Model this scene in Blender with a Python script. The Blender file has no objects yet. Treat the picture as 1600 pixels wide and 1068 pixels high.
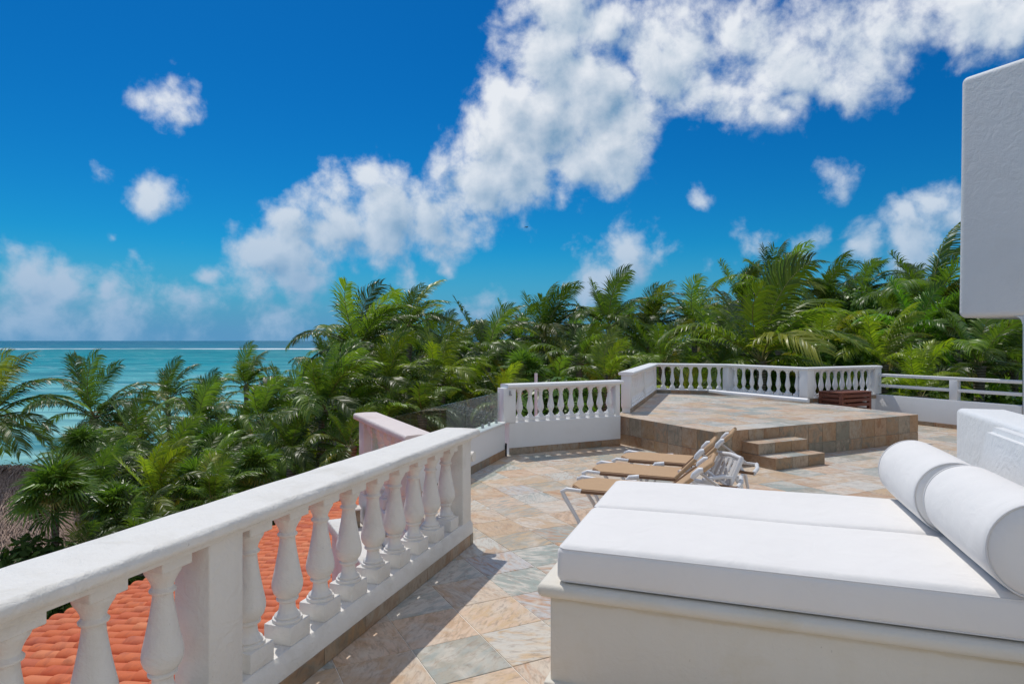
import bpy, bmesh, math, random
from mathutils import Vector, Matrix, Euler
R = math.radians
C = bpy.context.scene
COL = C.collection
random.seed(7)

# ------------------------------------------------------------------ camera, sky, sun, exposure
CAMH = 1.65
cam_d = bpy.data.cameras.new('camera'); cam = bpy.data.objects.new('camera', cam_d); COL.objects.link(cam)
cam.location = (0, 0, CAMH); cam.rotation_euler = (R(90), 0, 0)
cam_d.sensor_width = 36; cam_d.lens = 22.5; cam_d.shift_y = -2/1600
cam_d.clip_start = 0.05; cam_d.clip_end = 60000
C.camera = cam
C.render.resolution_x = 1024; C.render.resolution_y = 683
C.view_settings.view_transform = 'Standard'
try: C.view_settings.look = 'None'
except Exception: pass
C.view_settings.gamma = 1; C.view_settings.use_curve_mapping = False
C.view_settings.exposure = -0.12

SUN_DIR = Vector((-0.25, 0.491, 1.0)).normalized()      # towards the sun
SUN_EL = math.asin(SUN_DIR.z); SUN_AZ = math.atan2(SUN_DIR.x, SUN_DIR.y)
sl = bpy.data.lights.new('sun', 'SUN'); sl.energy = 3.0; sl.angle = R(0.5); sl.color = (1.0, 0.955, 0.885)
so = bpy.data.objects.new('sun', sl); COL.objects.link(so)
so.rotation_euler = (-SUN_DIR).to_track_quat('-Z', 'Y').to_euler(); so.location = (-20, 40, 80)

W = bpy.data.worlds.new('World'); C.world = W; W.use_nodes = True
NT = W.node_tree; NT.nodes.clear()

def pdir(px, py):
    return Vector(((px-800)/1000, 1, (532-py)/1000)).normalized()

BLOBS = [  # px, py, radius px, strength: the big bank of cumulus first
 (395,455,62,.8),(405,385,46,1),(455,345,56,1),(450,410,74,.95),(520,360,75,1),(515,300,38,.9),(568,278,36,.8),
 (600,335,85,1),(685,330,82,1),(690,258,34,.85),(745,290,84,1),(762,215,60,1),(815,255,92,1.1),(800,160,66,1),
 (855,190,112,1.2),(850,90,84,1.1),(868,15,80,1.1),(935,150,112,1.2),(950,55,84,1.1),(905,255,70,1),(955,225,70,1),
 (1020,110,90,1),(1075,60,80,.74),(1085,140,66,.72),(1150,40,95,.70),(1170,165,62,.72),(1235,95,92,.76),(1215,185,34,.6),
 (1310,45,100,.78),(1400,40,95,.80),(1490,30,90,.78),(1570,25,90,.9),(1310,125,56,.6),(1660,0,120,.9),
 (40,430,72,.8),(110,428,54,.85),(165,440,38,.7),(60,490,100,.62),(190,490,90,.55),(330,490,90,.55),(320,430,26,.7),(430,500,90,.5),
 (253,156,52,.78),(212,160,24,.6),(252,302,42,.68),(165,263,26,.42),(177,369,17,.5),(215,400,16,.4),
 (652,455,36,.65),(735,480,44,.55),(700,425,24,.45),(990,405,50,.75),(935,435,46,.66),(1105,302,20,.42),(1302,282,30,.46),(1318,264,20,.42),
 (1460,320,46,.85),(1405,335,46,.8),(1350,385,52,.8),(1430,385,80,.8),(1255,380,36,.6),(1105,415,34,.5),(1185,400,40,.45),(1520,350,80,.7),
 (-120,420,110,.8),(-260,300,90,.9),(1800,120,160,.9),(1760,380,110,.7)]

FILL_CLOUDS = [((math.sin(R(a))*math.cos(R(e)), math.cos(R(a))*math.cos(R(e)), math.sin(R(e))), rr, s) for a, e, rr, s in  # unseen clouds behind and overhead, added to raise the white fill
 ((75, 30, .30, 1), (95, 45, .34, 1), (120, 25, .36, 1), (150, 40, .40, 1.1), (180, 22, .34, 1), (185, 55, .36, 1), (215, 35, .38, 1), (245, 20, .28, .9), (250, 60, .30, .9), (285, 28, .26, .9), (20, 68, .30, 1), (110, 70, .34, 1), (60, 50, .26, .9))]
def N(t, typ, **kw):
    n = t.nodes.new(typ)
    for k, v in kw.items():
        if k == 'ins':
            for kk, vv in v.items():
                if isinstance(vv, bpy.types.NodeSocket): t.links.new(vv, n.inputs[kk])
                else: n.inputs[kk].default_value = vv
        else: setattr(n, k, v)
    return n
def M(t, op, a, b=None, c=None, clamp=False):
    n = t.nodes.new('ShaderNodeMath'); n.operation = op; n.use_clamp = clamp
    for i, v in enumerate((a, b, c)):
        if v is None: continue
        if isinstance(v, bpy.types.NodeSocket): t.links.new(v, n.inputs[i])
        else: n.inputs[i].default_value = v
    return n.outputs[0]

def cloud_group():
    g = bpy.data.node_groups.new('cloud_density', 'ShaderNodeTree')
    g.interface.new_socket('Vector', in_out='INPUT', socket_type='NodeSocketVector')
    g.interface.new_socket('Density', in_out='OUTPUT', socket_type='NodeSocketFloat')
    gi = g.nodes.new('NodeGroupInput'); go = g.nodes.new('NodeGroupOutput')
    v = gi.outputs[0]
    warp = N(g, 'ShaderNodeTexNoise', ins={'Vector': v, 'Scale': 9.0, 'Detail': 3.0, 'Roughness': .5})
    ws = N(g, 'ShaderNodeVectorMath', operation='SUBTRACT', ins={0: warp.outputs['Color'], 1: (.5, .5, .5)})
    wm = N(g, 'ShaderNodeVectorMath', operation='SCALE', ins={0: ws.outputs[0], 'Scale': .07})
    wv = N(g, 'ShaderNodeVectorMath', operation='ADD', ins={0: v, 1: wm.outputs[0]}).outputs[0]
    acc = None
    for px, py, r, s in BLOBS:
        d = pdir(px, py); rr = (pdir(px+r, py)-pdir(px-r, py)).length/2*1.25
        dist = N(g, 'ShaderNodeVectorMath', operation='DISTANCE', ins={0: wv, 1: d}).outputs['Value']
        val = M(g, 'MULTIPLY_ADD', dist, -s/rr, s)          # s*(1-d/r)
        acc = val if acc is None else M(g, 'SMOOTH_MAX', acc, val, .12)
    for d, rr, s_ in FILL_CLOUDS:
        dist = N(g, 'ShaderNodeVectorMath', operation='DISTANCE', ins={0: wv, 1: d}).outputs['Value']
        acc = M(g, 'SMOOTH_MAX', acc, M(g, 'MULTIPLY_ADD', dist, -s_/rr, s_), .12)
    acc = M(g, 'MAXIMUM', acc, -.6)
    n1 = N(g, 'ShaderNodeTexNoise', ins={'Vector': v, 'Scale': 11.0, 'Detail': 11.0, 'Roughness': .60, 'Lacunarity': 2.15, 'Distortion': .15}).outputs['Fac']
    vw = N(g, 'ShaderNodeVectorMath', operation='ADD', ins={0: wv, 1: N(g, 'ShaderNodeVectorMath', operation='SCALE', ins={0: N(g, 'ShaderNodeTexNoise', ins={'Vector': v, 'Scale': 40.0, 'Detail': 4.0}).outputs['Color'], 'Scale': .02}).outputs[0]}).outputs[0]
    vo = N(g, 'ShaderNodeTexVoronoi', feature='F1', ins={'Vector': vw, 'Scale': 26.0, 'Detail': 1.0, 'Roughness': .5}).outputs['Distance']
    dn = M(g, 'ADD', M(g, 'MULTIPLY_ADD', n1, 1.9, -.99), M(g, 'MULTIPLY_ADD', vo, -.30, .17))
    out = M(g, 'ADD', acc, dn)
    g.interface.new_socket('Mass', in_out='OUTPUT', socket_type='NodeSocketFloat')
    g.links.new(out, go.inputs[0]); g.links.new(acc, go.inputs[1])
    return g

tc = N(NT, 'ShaderNodeTexCoord')
dirv = N(NT, 'ShaderNodeVectorMath', operation='NORMALIZE', ins={0: tc.outputs['Generated']}).outputs[0]
sky = N(NT, 'ShaderNodeTexSky', sky_type='NISHITA', sun_disc=False, sun_elevation=SUN_EL, sun_rotation=SUN_AZ,
        altitude=0, air_density=1.0, dust_density=0.35, ozone_density=3.0)
hs = N(NT, 'ShaderNodeHueSaturation', ins={'Hue': .5, 'Saturation': 1.45, 'Value': 1.0, 'Color': sky.outputs[0]})
tint = N(NT, 'ShaderNodeMix', data_type='RGBA', blend_type='MULTIPLY', ins={0: 1.0, 6: hs.outputs[0], 7: (.07, .66, .86, 1)})
cg = cloud_group()
g1 = N(NT, 'ShaderNodeGroup', node_tree=cg, ins={0: dirv}); d1 = g1.outputs[0]
offs = N(NT, 'ShaderNodeVectorMath', operation='ADD', ins={0: dirv, 1: (-.017, 0, .024)}).outputs[0]
g2 = N(NT, 'ShaderNodeGroup', node_tree=cg, ins={0: offs}); d2 = g2.outputs[0]
alpha = N(NT, 'ShaderNodeMapRange', interpolation_type='SMOOTHSTEP', ins={0: d1, 1: -.04, 2: .62, 3: 0., 4: 1.}).outputs[0]
relief = M(NT, 'SUBTRACT', d1, d2)                                # positive where it faces the sun
mrel = M(NT, 'SUBTRACT', g1.outputs[1], g2.outputs[1])
thick = N(NT, 'ShaderNodeMapRange', ins={0: d1, 1: .2, 2: 1.5, 3: .86, 4: 0.62}).outputs[0]
lit = M(NT, 'ADD', M(NT, 'MULTIPLY_ADD', relief, .75, thick), M(NT, 'MULTIPLY', mrel, .55), clamp=False)
core = N(NT, 'ShaderNodeMapRange', interpolation_type='SMOOTHSTEP', ins={0: g1.outputs[1], 1: .35, 2: 1.15, 3: 0., 4: .42}).outputs[0]
lit = M(NT, 'SUBTRACT', lit, core, clamp=True)
ccol = N(NT, 'ShaderNodeMix', data_type='RGBA', ins={0: lit, 6: (2.1, 3.7, 5.6, 1), 7: (8.6, 9.0, 9.6, 1)})
sep = N(NT, 'ShaderNodeSeparateXYZ', ins={0: dirv})
hz = N(NT, 'ShaderNodeMapRange', interpolation_type='SMOOTHSTEP', ins={0: sep.outputs[2], 1: .0, 2: .15, 3: 1., 4: 0.}).outputs[0]
hzc = N(NT, 'ShaderNodeMapRange', ins={0: sep.outputs[2], 1: .0, 2: .30, 3: .88, 4: 0.}).outputs[0]
ccol2 = N(NT, 'ShaderNodeMix', data_type='RGBA', ins={0: hzc, 6: ccol.outputs[2], 7: (1.9, 4.0, 6.5, 1)})
skyh = N(NT, 'ShaderNodeMix', data_type='RGBA', ins={0: M(NT, 'MULTIPLY', hz, .95), 6: tint.outputs[2], 7: (1.15, 3.25, 5.9, 1)})
mixc = N(NT, 'ShaderNodeMix', data_type='RGBA', ins={0: alpha, 6: skyh.outputs[2], 7: ccol2.outputs[2]})
bg = N(NT, 'ShaderNodeBackground', ins={0: mixc.outputs[2], 1: .1})
wo = N(NT, 'ShaderNodeOutputWorld'); NT.links.new(bg.outputs[0], wo.inputs[0])
try: W.cycles.sampling_method = 'MANUAL'; W.cycles.sample_map_resolution = 512
except Exception: pass

# ------------------------------------------------------------------ helpers
def tag(o, label=None, cat=None, group=None, kind=None):
    if label: o['label'] = label
    if cat: o['category'] = cat
    if group: o['group'] = group
    if kind: o['kind'] = kind
    return o
def empty(name, loc=(0, 0, 0), rz=0, label=None, cat=None, group=None, kind=None):
    o = bpy.data.objects.new(name, None); COL.objects.link(o); o.location = loc; o.rotation_euler = (0, 0, rz)
    o.empty_display_size = .1
    return tag(o, label, cat, group, kind)
def link(name, me, parent=None, loc=(0, 0, 0), rot=(0, 0, 0), mat=None):
    o = bpy.data.objects.new(name, me); COL.objects.link(o); o.parent = parent
    o.location = loc; o.rotation_euler = rot
    if mat is not None and not me.materials: me.materials.append(mat)
    return o
def finish(bm, mat=None, smooth=35, name='mesh'):
    bmesh.ops.recalc_face_normals(bm, faces=bm.faces)
    me = bpy.data.meshes.new(name); bm.to_mesh(me); bm.free()
    if smooth:
        me.shade_smooth() if hasattr(me, 'shade_smooth') else None
        me.set_sharp_from_angle(angle=R(smooth))
    if mat: me.materials.append(mat)
    return me
def bbox_(bm, x0, x1, y0, y1, z0, z1, bev=0, seg=2, mtx=None):
    t = bmesh.new(); bmesh.ops.create_cube(t, size=1)
    for v in t.verts:
        v.co = Vector((x0+(v.co.x+.5)*(x1-x0), y0+(v.co.y+.5)*(y1-y0), z0+(v.co.z+.5)*(z1-z0)))
    if bev: bmesh.ops.bevel(t, geom=list(t.edges), offset=bev, segments=seg, profile=.5, affect='EDGES')
    if mtx: t.transform(mtx)
    m = bpy.data.meshes.new('t'); t.to_mesh(m); t.free(); bm.from_mesh(m); bpy.data.meshes.remove(m)
def box(name, x0, x1, y0, y1, z0, z1, mat, parent=None, bev=0, seg=2, smooth=35):
    bm = bmesh.new(); bbox_(bm, x0, x1, y0, y1, z0, z1, bev, seg)
    return link(name, finish(bm, mat, smooth), parent)
def lathe(bm, prof, seg=24, c=(0, 0)):
    rings = []
    for r, z in prof:
        rings.append([bm.verts.new((c[0]+r*math.cos(2*math.pi*i/seg), c[1]+r*math.sin(2*math.pi*i/seg), z)) for i in range(seg)])
    for a, b in zip(rings, rings[1:]):
        for i in range(seg): bm.faces.new((a[i], a[(i+1) % seg], b[(i+1) % seg], b[i]))
    bm.faces.new(rings[0][::-1]); bm.faces.new(rings[-1])
def tube(bm, pts, r, seg=8, flat=1.0):
    pts = [Vector(p) for p in pts]; rings = []
    rr = r if isinstance(r, (list, tuple)) else [r]*len(pts)
    up = Vector((0, 0, 1)); prev = None
    for i, p in enumerate(pts):
        d = (pts[min(i+1, len(pts)-1)]-pts[max(i-1, 0)]).normalized()
        s = d.cross(up)
        if s.length < .05: s = d.cross(Vector((1, 0, 0)))
        s.normalize()
        if prev is not None and s.dot(prev) < 0: s = -s
        prev = s; n = s.cross(d).normalized()
        rings.append([bm.verts.new(p+s*math.cos(2*math.pi*k/seg)*rr[i]*flat+n*math.sin(2*math.pi*k/seg)*rr[i]) for k in range(seg)])
    for a, b in zip(rings, rings[1:]):
        for i in range(seg): bm.faces.new((a[i], a[(i+1) % seg], b[(i+1) % seg], b[i]))
    bm.faces.new(rings[0][::-1]); bm.faces.new(rings[-1])
def sweep(prof, path, mat, name='mesh', smooth=40):
    """prof: closed list of (offset to the left of travel, z); path: list of (x, y); mitred corners"""
    bm = bmesh.new(); rings = []; n = len(path); P = [Vector(p) for p in path]
    for i, p in enumerate(P):
        d0 = (P[i]-P[i-1]).normalized() if i else None
        d1 = (P[i+1]-P[i]).normalized() if i < n-1 else None
        n0 = Vector((-d0.y, d0.x)) if d0 else None; n1 = Vector((-d1.y, d1.x)) if d1 else None
        if n0 is None: m = n1
        elif n1 is None: m = n0
        else: m = (n0+n1); m = m/(m.dot(n0))
        rings.append([bm.verts.new((p.x+m.x*o, p.y+m.y*o, z)) for o, z in prof])
    k = len(prof)
    for a, b in zip(rings, rings[1:]):
        for i in range(k): bm.faces.new((a[i], a[(i+1) % k], b[(i+1) % k], b[i]))
    bm.faces.new(rings[0][::-1]); bm.faces.new(rings[-1])
    return finish(bm, mat, smooth)
def prism(poly, z0, z1, mat=None, bev=0):
    bm = bmesh.new(); vs = [bm.verts.new((x, y, z1)) for x, y in poly]; f = bm.faces.new(vs)
    r = bmesh.ops.extrude_face_region(bm, geom=[f])
    for v in r['geom']:
        if isinstance(v, bmesh.types.BMVert): v.co.z = z0
    if bev: bmesh.ops.bevel(bm, geom=list(bm.edges), offset=bev, segments=3, affect='EDGES')
    bmesh.ops.triangulate(bm, faces=[f for f in bm.faces if len(f.verts) > 4])
    return finish(bm, mat, 35)

s18, c18, s63, c63 = math.sin(R(18)), math.cos(R(18)), math.sin(R(63)), math.cos(R(63))
def UV(u, v): return (s18*u+c18*v, c18*u-s18*v)
def AB(a, b): return (s63*a-c63*b, c63*a+s63*b)
def toAB(x, y): return (s63*x+c63*y, -c63*x+s63*y)
def toUV(x, y): return (s18*x+c18*y, c18*x-s18*y)

# ------------------------------------------------------------------ materials
def mat_new(name, rough=.6, spec=.5, col=(.8, .8, .8)):
    m = bpy.data.materials.new(name); m.use_nodes = True; t = m.node_tree
    b = t.nodes['Principled BSDF']; b.inputs['Base Color'].default_value = (*col, 1); b.inputs['Roughness'].default_value = rough
    b.inputs['Specular IOR Level'].default_value = spec
    return m, t, b
def bump(t, b, h, strength=.3, dist=.01, prev=None):
    n = N(t, 'ShaderNodeBump', ins={'Strength': strength, 'Distance': dist, 'Height': h})
    if prev is not None: t.links.new(prev, n.inputs['Normal'])
    t.links.new(n.outputs[0], b.inputs['Normal']); return n.outputs[0]
def ramp(t, fac, stops, interp='LINEAR'):
    r = N(t, 'ShaderNodeValToRGB', ins={0: fac}); e = r.color_ramp; e.interpolation = interp
    while len(e.elements) < len(stops): e.elements.new(.5)
    for el, (p, c) in zip(e.elements, stops): el.position = p; el.color = (*c, 1)
    return r.outputs[0]
def noise(t, vec, scale, detail=4, rough=.55, dist=0):
    return N(t, 'ShaderNodeTexNoise', ins={'Vector': vec, 'Scale': scale, 'Detail': detail, 'Roughness': rough, 'Distortion': dist}).outputs['Fac']
def mixc_(t, f, a, b, mode='MIX'):
    n = N(t, 'ShaderNodeMix', data_type='RGBA', blend_type=mode)
    for k, v in ((0, f), (6, a), (7, b)):
        if isinstance(v, bpy.types.NodeSocket): t.links.new(v, n.inputs[k])
        else: n.inputs[k].default_value = v if k == 0 else (*v, 1)
    return n.outputs[2]
def geopos(t): return N(t, 'ShaderNodeNewGeometry').outputs['Position']

def plaster(name, col, dirt=(.52, .47, .38), dirt_amt=.5, bs=.35, scale=1.0, rough=.62):
    m, t, b = mat_new(name, rough, .35)
    p = geopos(t)
    n1 = noise(t, p, 2.2*scale, 6, .6, .6); n2 = noise(t, p, 38*scale, 5, .65); n3 = noise(t, p, 9*scale, 4, .6, 1.2)
    f = N(t, 'ShaderNodeMapRange', ins={0: n1, 1: .52, 2: .8, 3: 0., 4: dirt_amt}).outputs[0]
    c = mixc_(t, f, col, dirt)
    sp = N(t, 'ShaderNodeMapRange', ins={0: noise(t, p, 60*scale, 3, .5), 1: .74, 2: .79, 3: 0., 4: .5}).outputs[0]
    c = mixc_(t, sp, c, (.30, .26, .2))
    t.links.new(c, b.inputs['Base Color'])
    st = noise(t, N(t, 'ShaderNodeMapping', ins={'Vector': p, 'Scale': (9, 9, 1.2)}).outputs[0], 1.3*scale, 5, .65, .4)
    f4 = N(t, 'ShaderNodeMapRange', ins={0: st, 1: .5, 2: .72, 3: 0., 4: dirt_amt*.55}).outputs[0]
    c = mixc_(t, f4, c, tuple(.72*x+.28*y for x, y in zip(col, dirt)))
    t.links.new(c, b.inputs['Base Color'])
    cr = N(t, 'ShaderNodeTexVoronoi', feature='DISTANCE_TO_EDGE', ins={'Vector': N(t, 'ShaderNodeVectorMath', operation='ADD', ins={0: p, 1: N(t, 'ShaderNodeTexNoise', ins={'Vector': p, 'Scale': 3.0, 'Detail': 4.0}).outputs['Color']}).outputs[0], 'Scale': 1.5}).outputs['Distance']
    crk = N(t, 'ShaderNodeMapRange', ins={0: cr, 1: 0., 2: .012, 3: -.5, 4: 0.}).outputs[0]
    h = M(t, 'ADD', M(t, 'ADD', M(t, 'MULTIPLY', n3, .9), M(t, 'MULTIPLY', n2, .35)), M(t, 'MULTIPLY', crk, .06))
    bump(t, b, h, bs, .02)
    return m
WHITE = plaster('white_painted_concrete', (.79, .76, .705), dirt_amt=.7, bs=.6)
WHITEFAR = plaster('white_painted_masonry', (.80, .80, .79), dirt_amt=.12, bs=.15)
STUCCO = plaster('white_stucco', (.79, .79, .78), dirt_amt=.16, bs=.55, scale=.6)
BEDW = plaster('cream_white_plaster', (.75, .70, .605), dirt=(.60, .50, .30), dirt_amt=.5, bs=.3)

def bed_stain():
    t = BEDW.node_tree; b = t.nodes['Principled BSDF']; src = b.inputs['Base Color'].links[0].from_socket; p = geopos(t)
    z = N(t, 'ShaderNodeSeparateXYZ', ins={0: p}).outputs[2]
    zz = M(t, 'ADD', z, M(t, 'MULTIPLY', M(t, 'SUBTRACT', noise(t, p, 7, 4, .6), .5), .035))
    line = N(t, 'ShaderNodeMapRange', interpolation_type='SMOOTHSTEP', ins={0: M(t, 'ABSOLUTE', M(t, 'SUBTRACT', zz, .463)), 1: .002, 2: .014, 3: .55, 4: 0.}).outputs[0]
    c = mixc_(t, M(t, 'MULTIPLY', line, noise(t, p, 4, 3)), src, (.52, .36, .10))
    sm = noise(t, N(t, 'ShaderNodeMapping', ins={'Vector': p, 'Scale': (5, 5, 22)}).outputs[0], 1., 6, .7, 1.4)
    c = mixc_(t, N(t, 'ShaderNodeMapRange', ins={0: sm, 1: .70, 2: .78, 3: 0., 4: .5}).outputs[0], c, (.22, .18, .14))
    t.links.new(c, b.inputs['Base Color'])
bed_stain()
def slate():
    m, t, b = mat_new('multicolour_slate', .5, .4)
    oi = N(t, 'ShaderNodeObjectInfo'); ge = N(t, 'ShaderNodeNewGeometry')
    rnd = M(t, 'FRACT', M(t, 'MULTIPLY_ADD', ge.outputs['Random Per Island'], 3.7, M(t, 'MULTIPLY', oi.outputs['Random'], 7.31)))
    rnd2 = M(t, 'FRACT', M(t, 'MULTIPLY', rnd, 17.37)); rnd3 = M(t, 'FRACT', M(t, 'MULTIPLY', rnd, 91.7))
    pos = ge.outputs['Position']
    ang = M(t, 'MULTIPLY', rnd2, 6.28)
    off = N(t, 'ShaderNodeCombineXYZ', ins={0: M(t, 'MULTIPLY', rnd, 40.), 1: M(t, 'MULTIPLY', rnd2, 40.), 2: M(t, 'MULTIPLY', rnd3, 9.)}).outputs[0]
    rv = N(t, 'ShaderNodeVectorRotate', rotation_type='Z_AXIS', ins={'Vector': pos, 'Angle': ang}).outputs[0]
    v = N(t, 'ShaderNodeVectorMath', operation='ADD', ins={0: rv, 1: off}).outputs[0]
    st = N(t, 'ShaderNodeMapping', ins={'Vector': v, 'Scale': (2.6, 7.0, 3.2)}).outputs[0]
    n1 = noise(t, st, 1.5, 7, .62, 1.6); n2 = noise(t, st, 5.0, 8, .7, .8); n3 = noise(t, v, 3.2, 4, .6, 1.)
    base = ramp(t, rnd, [(0, (.66, .49, .35)), (.12, (.56, .42, .29)), (.24, (.60, .56, .49)), (.36, (.62, .46, .31)), (.47, (.37, .39, .35)),
                         (.54, (.64, .52, .40)), (.64, (.58, .56, .50)), (.74, (.40, .37, .30)), (.83, (.33, .37, .33)), (.88, (.58, .42, .27)), (.95, (.52, .51, .50))], 'CONSTANT')
    alt = ramp(t, rnd2, [(0, (.50, .27, .14)), (.25, (.34, .37, .34)), (.45, (.70, .64, .56)), (.62, (.50, .33, .20)), (.8, (.60, .42, .24))], 'CONSTANT')
    f1 = N(t, 'ShaderNodeMapRange', ins={0: n1, 1: .46, 2: .60, 3: 0., 4: .85}).outputs[0]
    c = mixc_(t, f1, base, alt)
    f3 = N(t, 'ShaderNodeMapRange', ins={0: n3, 1: .48, 2: .66, 3: 0., 4: .7}).outputs[0]
    c = mixc_(t, f3, c, (.64, .585, .50))
    f2 = N(t, 'ShaderNodeMapRange', ins={0: n2, 1: .32, 2: .50, 3: .75, 4: 0.}).outputs[0]
    c = mixc_(t, f2, c, (.30, .22, .16))
    n5 = noise(t, N(t, 'ShaderNodeMapping', ins={'Vector': v, 'Scale': (3, 26, 5)}).outputs[0], 1.6, 5, .6, 2.2)
    f5 = N(t, 'ShaderNodeMapRange', ins={0: n5, 1: .60, 2: .72, 3: 0., 4: .55}).outputs[0]
    c = mixc_(t, f5, c, (.40, .27, .18))
    t.links.new(c, b.inputs['Base Color'])
    h = M(t, 'ADD', n1, M(t, 'MULTIPLY', n2, .6)); bump(t, b, h, .35, .004)
    t.links.new(N(t, 'ShaderNodeMapRange', ins={0: n2, 1: .3, 2: .7, 3: .38, 4: .62}).outputs[0], b.inputs['Roughness'])
    return m
SLATE = slate()
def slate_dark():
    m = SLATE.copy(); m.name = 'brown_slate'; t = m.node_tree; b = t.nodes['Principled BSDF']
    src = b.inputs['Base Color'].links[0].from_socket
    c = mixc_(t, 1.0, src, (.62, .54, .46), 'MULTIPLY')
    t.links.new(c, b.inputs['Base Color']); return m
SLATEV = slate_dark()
GROUT, t_, b_ = mat_new('grout', .85, .2, (.74, .69, .62))
_h = noise(t_, geopos(t_), 120, 3); bump(t_, b_, _h, .3, .002)

def terracotta():
    m, t, b = mat_new('terracotta', .62, .25)
    oi = N(t, 'ShaderNodeObjectInfo'); ge = N(t, 'ShaderNodeNewGeometry'); p = ge.outputs['Position']
    rnd = M(t, 'FRACT', M(t, 'MULTIPLY_ADD', ge.outputs['Random Per Island'], 5.7, M(t, 'MULTIPLY', oi.outputs['Random'], 3.3)))
    c = ramp(t, rnd, [(0, (.64, .15, .05)), (.3, (.70, .19, .07)), (.6, (.60, .125, .045)), (.85, (.74, .24, .10)), (1, (.52, .11, .05))])
    n1 = noise(t, p, 7, 6, .6, .5)
    c = mixc_(t, N(t, 'ShaderNodeMapRange', ins={0: n1, 1: .5, 2: .75, 3: 0., 4: .7}).outputs[0], c, (.34, .085, .05))
    n2 = noise(t, p, 30, 5, .6)
    c = mixc_(t, N(t, 'ShaderNodeMapRange', ins={0: n2, 1: .62, 2: .8, 3: 0., 4: .5}).outputs[0], c, (.78, .36, .20))
    t.links.new(c, b.inputs['Base Color']); bump(t, b, M(t, 'ADD', n1, n2), .3, .006)
    return m
TERRA = terracotta()
TERRAP, t_, b_ = mat_new('salmon_render', .8, .2, (.72, .33, .2))
t_.links.new(mixc_(t_, noise(t_, geopos(t_), 3, 6, .6), (.74, .36, .22), (.60, .24, .14)), b_.inputs['Base Color'])
BOUNCE_TINT = plaster('bounce_tinted_white_plaster', (.76, .66, .61), dirt=(.5, .34, .28), dirt_amt=.4, bs=.3)  # white plaster with the roof's orange bounce light mixed into its colour

def fabric(name, col, sc=900, bs=.15):
    m, t, b = mat_new(name, .85, .15, col)
    tcn = N(t, 'ShaderNodeTexCoord').outputs['Object']
    w1 = N(t, 'ShaderNodeTexWave', bands_direction='X', ins={'Vector': tcn, 'Scale': sc/6.28, 'Distortion': .4}).outputs['Fac']
    w2 = N(t, 'ShaderNodeTexWave', bands_direction='Y', ins={'Vector': tcn, 'Scale': sc/6.28, 'Distortion': .4}).outputs['Fac']
    n = noise(t, tcn, 5, 4, .5, .8); n2 = noise(t, tcn, 1.6, 3, .5, .3)
    c = mixc_(t, N(t, 'ShaderNodeMapRange', ins={0: noise(t, tcn, 3, 6, .6), 1: .4, 2: .8, 3: 0., 4: .25}).outputs[0], col, tuple(x*.86 for x in col))
    sp = N(t, 'ShaderNodeMapRange', ins={0: noise(t, tcn, 34, 2, .5), 1: .80, 2: .83, 3: 0., 4: .6}).outputs[0]
    c = mixc_(t, sp, c, (.25, .22, .2)); t.links.new(c, b.inputs['Base Color'])
    p1 = bump(t, b, M(t, 'ADD', w1, w2), bs*.5, .0006)
    bump(t, b, M(t, 'ADD', M(t, 'MULTIPLY', n, .6), n2), .6, .03, p1)
    return m
CUSH = fabric('white_outdoor_fabric', (.83, .80, .765))
PIPING, _, _ = mat_new('white_piping', .8, .2, (.74, .72, .70))
SLING = fabric('tan_sling', (.52, .345, .205), 700, .5)
PLAST, _, _ = mat_new('white_resin', .38, .5, (.74, .74, .75))
DARKSL, _, _ = mat_new('brown_sling_edge', .7, .3, (.20, .11, .06))
BLACK, _, _ = mat_new('black_rubber', .6, .4, (.02, .02, .02))
METAL, _, _ = mat_new('grey_metal', .4, .5, (.35, .35, .36))
def wood():
    m, t, b = mat_new('brown_stained_wood', .5, .4)
    p = N(t, 'ShaderNodeTexCoord').outputs['Object']; s = N(t, 'ShaderNodeMapping', ins={'Vector': p, 'Scale': (2, 22, 22)}).outputs[0]
    n = noise(t, s, 2.5, 6, .6, .6)
    t.links.new(mixc_(t, n, (.26, .085, .045), (.12, .035, .02)), b.inputs['Base Color']); bump(t, b, n, .3, .003); return m
WOOD = wood()
GLASS, t_, b_ = mat_new('tinted_glass', .02, .6, (.50, .60, .56)); b_.inputs['Transmission Weight'].default_value = 1; b_.inputs['IOR'].default_value = 1.5
GLASS2 = bpy.data.materials.new('clear_tinted_glass'); GLASS2.use_nodes = True; t_ = GLASS2.node_tree; t_.nodes.clear()
_tr = N(t_, 'ShaderNodeBsdfTransparent', ins={0: (.86, .92, .88, 1)}); _gl = N(t_, 'ShaderNodeBsdfGlossy', ins={0: (1, 1, 1, 1), 1: .01})
_fr = N(t_, 'ShaderNodeLayerWeight', ins={0: .5}); _fc = M(t_, 'MULTIPLY_ADD', M(t_, 'POWER', _fr.outputs['Facing'], 5.), .9, .05); _mx = N(t_, 'ShaderNodeMixShader', ins={0: _fc, 1: _tr.outputs[0], 2: _gl.outputs[0]})
_o = N(t_, 'ShaderNodeOutputMaterial', ins={0: _mx.outputs[0]})

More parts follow.
